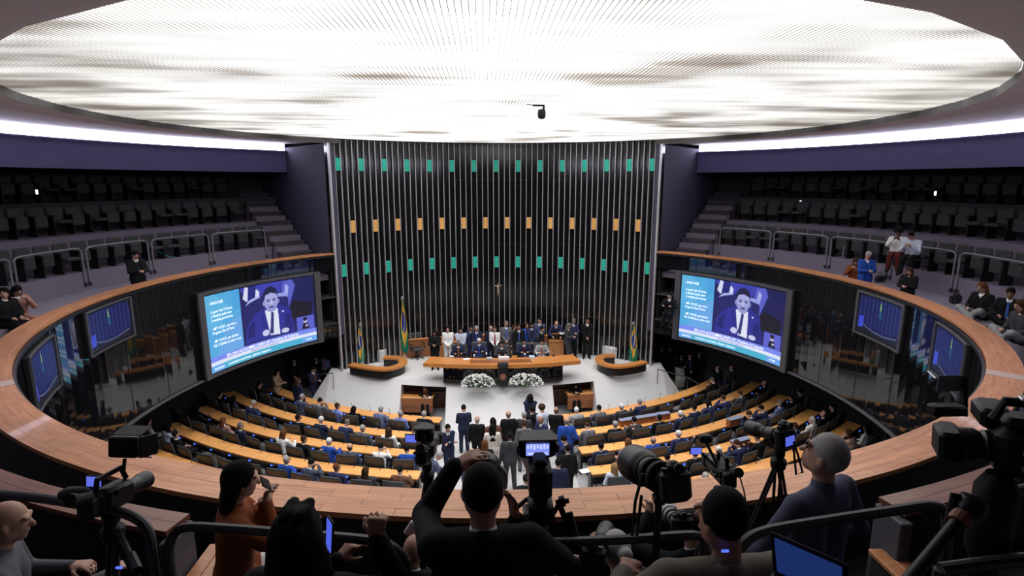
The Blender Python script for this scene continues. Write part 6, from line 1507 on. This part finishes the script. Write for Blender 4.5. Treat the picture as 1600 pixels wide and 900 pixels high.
# 9 big broadcast camera at the right
p = atd(1612, 704, 2.05); r = thing('broadcast_camera', 'large black broadcast camera at the right edge pointing left', 'camera', p, .62); r.rotation_euler = (-.08, 0, 1.05)
MB().box((0, -.06, 0), (.17, .36, .19), bev=.03).box((0, -.30, .01), (.14, .12, .17), bev=.02).box((.0, -.05, .11), (.12, .30, .05), bev=.02).obj('body', M_CAM, r)
MB().lathe([(.055, .10), (.06, .14), (.05, .15), (.062, .17), (.062, .22)], axis=(0, 1, 0), n=20).obj('lens', M_LENS, r); MB().box((0, .25, .0), (.15, .08, .12), bev=.015).obj('matte_box', M_CAM, r)
MB().tube([(-.05, -.2, .12), (-.05, -.18, .20), (-.05, .1, .20), (-.05, .13, .13)], .018, 8).obj('top_handle', M_CAM, r); MB().box((-.05, .0, .215), (.05, .12, .012), bev=.004).obj('shoe', M_CHROME, r)
MB().box((.09, .10, .10), (.16, .10, .08), bev=.015).obj('viewfinder', M_CAM, r)
for z in (-.04, .02): MB().box((-.088, -.06, z), (.006, .22, .02), bev=.002).obj('trim_line', M_CHROME, r)
o = MB().box((0, 0, 0), (.14, .06, .045), bev=.008).obj('finder_box', M_CAM, None, loc=atd(1478, 640, 2.35)); tag(o, 'flat black box in front of the broadcast camera', 'monitor')
o = thing('flag_card', 'grey rectangular card on a black arm before the broadcast camera', 'card', atd(1484, 599, 2.5)); MB().box((0, 0, 0), (.118, .006, .077), bev=.002).obj('card', mat('card_grey', (.30, .30, .31), .6), o)
k0 = atd(1484, 599, 2.5); MB().tube([(.065, 0, 0), tuple(atd(1508, 590, 2.5) - k0), tuple(atd(1507, 650, 2.45) - k0)], .012, 8).obj('arm', M_CAM, o); MB().tube([(-.06, .01, .02), tuple(atd(1450, 580, 2.6) - k0)], .004, 6).obj('rod', M_CHROME, o)
p = atd(1560, 752, 2.05); r = thing('camera_pedestal', 'thick black tripod head and column under the broadcast camera', 'tripod', (p[0], p[1], 6.57)); H = p[2] - 6.57
MB().lathe([(.055, H * .2), (.065, H * .5), (.06, H * .72), (.045, H * .78), (.07, H * .82), (.07, H * .98), (.04, H * 1.02)], n=18).obj('column', M_CAM, r)
for k in range(3):
    a = .4 + 2 * PI * k / 3; MB().tube([(.05 * math.cos(a), .05 * math.sin(a), H * .7), (.3 * math.cos(a), .3 * math.sin(a), 0)], .028, 8).obj('leg', M_CAM, r)
pa, pb, pc = atd(1518, 790, 1.95), atd(1480, 835, 1.9), atd(1405, 925, 1.75)
r = thing('pan_handle', 'long thick black pan handle slanting down from the broadcast camera', 'handle', pa)
MB().tube([(0, 0, 0), tuple(pb - pa), tuple(pc - pa)], .022, 12).obj('bar', M_CAM, r, smooth=True); MB().lathe([(.0, -.05), (.045, -.04), (.05, .0), (.04, .03), (.0, .04)], axis=(.3, 0, 1), n=14).obj('joint', M_BLKM, r, smooth=True)
MB().lathe([(.032, 0), (.034, .02), (.030, .04)], o=tuple((pb - pa) * .35), axis=tuple(pb - pa), n=14).obj('ring', mat('copper_ring', (.20, .07, .04), .5), r)
MB().tube([(.0, 0, .02), (-.05, .02, .03), (-.055, .02, -.08)], .014, 8).obj('hook', M_CAM, r)
# 10 laptop in the lower right
p = atd(1246, 952, 1.9); laptop(p, -.85, 'open laptop with a plain dark blue screen at the lower right', (.014, .035, .16), 1.95, .25, .7)

# ---- people of the press stand
def fperson(px, py, t, zf, P, rz, label, h=.0115, **k):
    hp = atd(px, py, t); sc = (hp[2] - zf) / P.head[2]; off = rotz(P.head * V3(1, 1, 0) * sc, rz)
    r = thing('person', label, 'person', (hp[0] - off[0], hp[1] - off[1], zf), rz); r.scale = (sc,) * 3
    key = label[:24]
    d = dict(skin='l', hair='short', hcol='k', top='black', shirt='white', legsw='black', tie=None, fem=False, eyes=False, open_=True, hh=.011); d.update(k)
    dress(r, P, key, h, d['skin'], d['hair'], d['hcol'], d['top'], d['shirt'], d['legsw'], d['tie'], d['fem'], False, d.get('shoes', 'black'), d['eyes'], d['open_'], d['hh'])
    r['_sc'] = sc; del r['_sc']; return r
P = Pose(lh=(-.11, .30, 1.57), rh=(.16, .26, 1.30), lp=(-.7, .5, -1), rp=(.9, .1, -.9), hp=-.05, w=1.08, fing={-1: dict(d=(.85, .2, .35), n=(0, -.2, 1), c=.25, s=1), 1: dict(d=(-.12, .25, 1), n=(.9, .3, 0), c=.3, s=-1)})
fperson(754, 768, 2.5, 6.02, P, .05, 'man in black suit seen from behind, shooting with raised arms, centre foreground', skin='m', hair='short')
A = atd(757, 762, 2.68); stills(A, .0, -.08, 'photo camera with a wide pale-ringed lens before the centre man', 'black', .24, .085)
o = MB().lathe([(.098, 0), (.100, .012), (.100, .03), (.096, .04), (.090, .03), (.090, .0)], o=tuple(atd(765, 752, 2.95)), axis=(0, 1, -.2), n=28).obj('lens_ring', mat('ring_grey', (.28, .27, .26), .4)); tag(o, 'pale grey hood ring of the centre photographer showing above his hair', 'lens hood')
P = Pose(pel=.56, lean=.10, lh=(-.05, .22, 1.00), rh=(.05, .22, 1.05), hp=.12, rp=(.4, .5, -1), lp=(-.4, .3, -1), lf=(-.1, .46, .07), rf=(.1, .48, .07), fing={1: dict(d=(-.1, .2, 1), n=(-.3, -1, 0), c=.55, s=-1), -1: dict(c=.6)})
fperson(377, 750, 3.6, 6.02, P, -1.15, 'woman in rust-brown jacket and white trousers speaking into her phone', hair='bob', hcol='k', top='rust', shirt='rust', legsw='white', fem=True, open_=False)
o = MB().box((0, 0, 0), (.075, .012, .15), bev=.005).obj('smartphone', M_CAM, None, loc=atd(415, 755, 3.55)); o.rotation_euler = (.5, .75, -.9); tag(o, 'dark smartphone in the hand of the woman in rust', 'phone')
P = Pose(lh=(.02, .30, 1.28), rh=(.25, .20, 1.48), lp=(-.3, -.2, -1), rp=(.5, -.1, -1), hp=.05, fing={1: dict(d=(0, .1, 1), n=(0, -1, 0), c=1.1, s=-1)})
fperson(470, 836, 2.35, 6.02, P, -.15, 'woman with very long dark hair seen from behind, raising one hand', hair='mane', hcol='k', top='black', shirt='black', skin='m', fem=True, open_=False)
p = atd(516, 836, 2.45); o = MB().box((0, 0, 0), (.078, .010, .155), bev=.004).obj('smartphone', M_CAM, None, loc=p); o.rotation_euler = (-.1, .0, -1.0); tag(o, 'smartphone with a glowing blue screen beside the long dark hair', 'phone')
MB().box((0, -.006, 0), (.066, .003, .135)).obj('phone_screen', mat('phone_blue', (.06, .10, .6), .3, emit=1.2), o)
P = Pose(pel=.56, lean=.12, lh=(-.2, .30, .75), rh=(.10, .48, .80), hp=.1, hy=.1, w=1.08, lf=(-.12, .44, .07), rf=(.12, .46, .07), fing={1: dict(d=(-.2, 1, .3), n=(0, -.3, 1), c=.4, s=-1)})
fperson(14, 816, 3.0, 6.15, P, -1.05, 'bald man in grey shirt looking right in the lower left corner', hair='none', top=None, shirt='grey', skin='l')
P = Pose(pel=.56, lean=.15, lh=(-.15, .35, .75), rh=(.15, .35, .75), lf=(-.12, .44, .07), rf=(.12, .46, .07))
fperson(647, 858, 3.9, 5.52, P, -.2, 'bald man sitting low behind the parapet, only his head showing', hair='none', top='black', skin='m')
P = Pose(pel=.56, lean=.25, lh=(-.22, .30, 1.08), rh=(.02, .36, 1.12), lf=(-.12, .44, .07), rf=(.12, .46, .07), fing={-1: dict(c=.7), 1: dict(c=.7)})
fperson(962, 858, 3.55, 5.62, P, .25, 'grey-haired photographer bending over a camera, centre right foreground', hair='bun', hcol='g', top='black', shirt='dgrey', skin='l', fem=True)
P = Pose(pel=.56, lean=.1, lh=(-.14, .36, 1.18), rh=(.08, .28, 1.10), lf=(-.12, .44, .07), rf=(.12, .46, .07), fing={-1: dict(d=(.1, .3, 1), n=(1, 0, 0), c=.6, s=1)})
fperson(1078, 822, 3.95, 5.52, P, .3, 'black-haired photographer holding the white telephoto lens', hair='short', top='black', skin='l')
P = Pose(lh=(-.30, .25, 1.22), rh=(.34, .25, 1.05), hy=-.5, hp=.1, w=1.22, lp=(-1, -.3, -.6), rp=(1, -.3, -.6), shrug=.01)
fperson(1127, 812, 2.3, 6.02, P, .05, 'man in khaki-grey shirt with dark hair seen from behind, right foreground', hair='short', top='khaki', shirt='khaki', skin='m', open_=False)
P = Pose(lh=(-.34, .30, 1.05), rh=(.20, .15, 1.02), hy=-.35, hp=-.25, w=1.1, lp=(-.6, -.6, -.5), fing={-1: dict(d=(-.2, 1, -.1), n=(0, 0, 1), c=.5, s=1)})
fperson(1288, 712, 3.0, 6.02, P, .45, 'grey-haired man in blue-grey shirt looking left at the right foreground', hair='short', hcol='g', top=None, shirt='tee', skin='l', eyes=True)
# backpack-like vest of the grey-haired man
# small lit gadgets in the dark
for px, py, t, lb in ((186, 887, 2.5, 'tiny lit blue display on the far left tripod handle'), (1133, 861, 2.2, 'tiny blue light at the collar of the man in khaki')):
    o = MB().box((0, 0, 0), (.03, .006, .012), bev=.002).obj('small_display', mat('gadget_blue', (.08, .14, .9), .4, emit=1.5), None, loc=atd(px, py, t)); tag(o, lb, 'display')
o = MB().box((0, 0, 0), (.10, .04, .12), bev=.01).obj('plastic_cup', mat('clear_cup', (.35, .36, .38), .15), None, loc=atd(646, 826, 4.0)); o.rotation_euler = (.2, .5, .3); tag(o, 'crumpled clear plastic cup above the low bald man', 'cup')
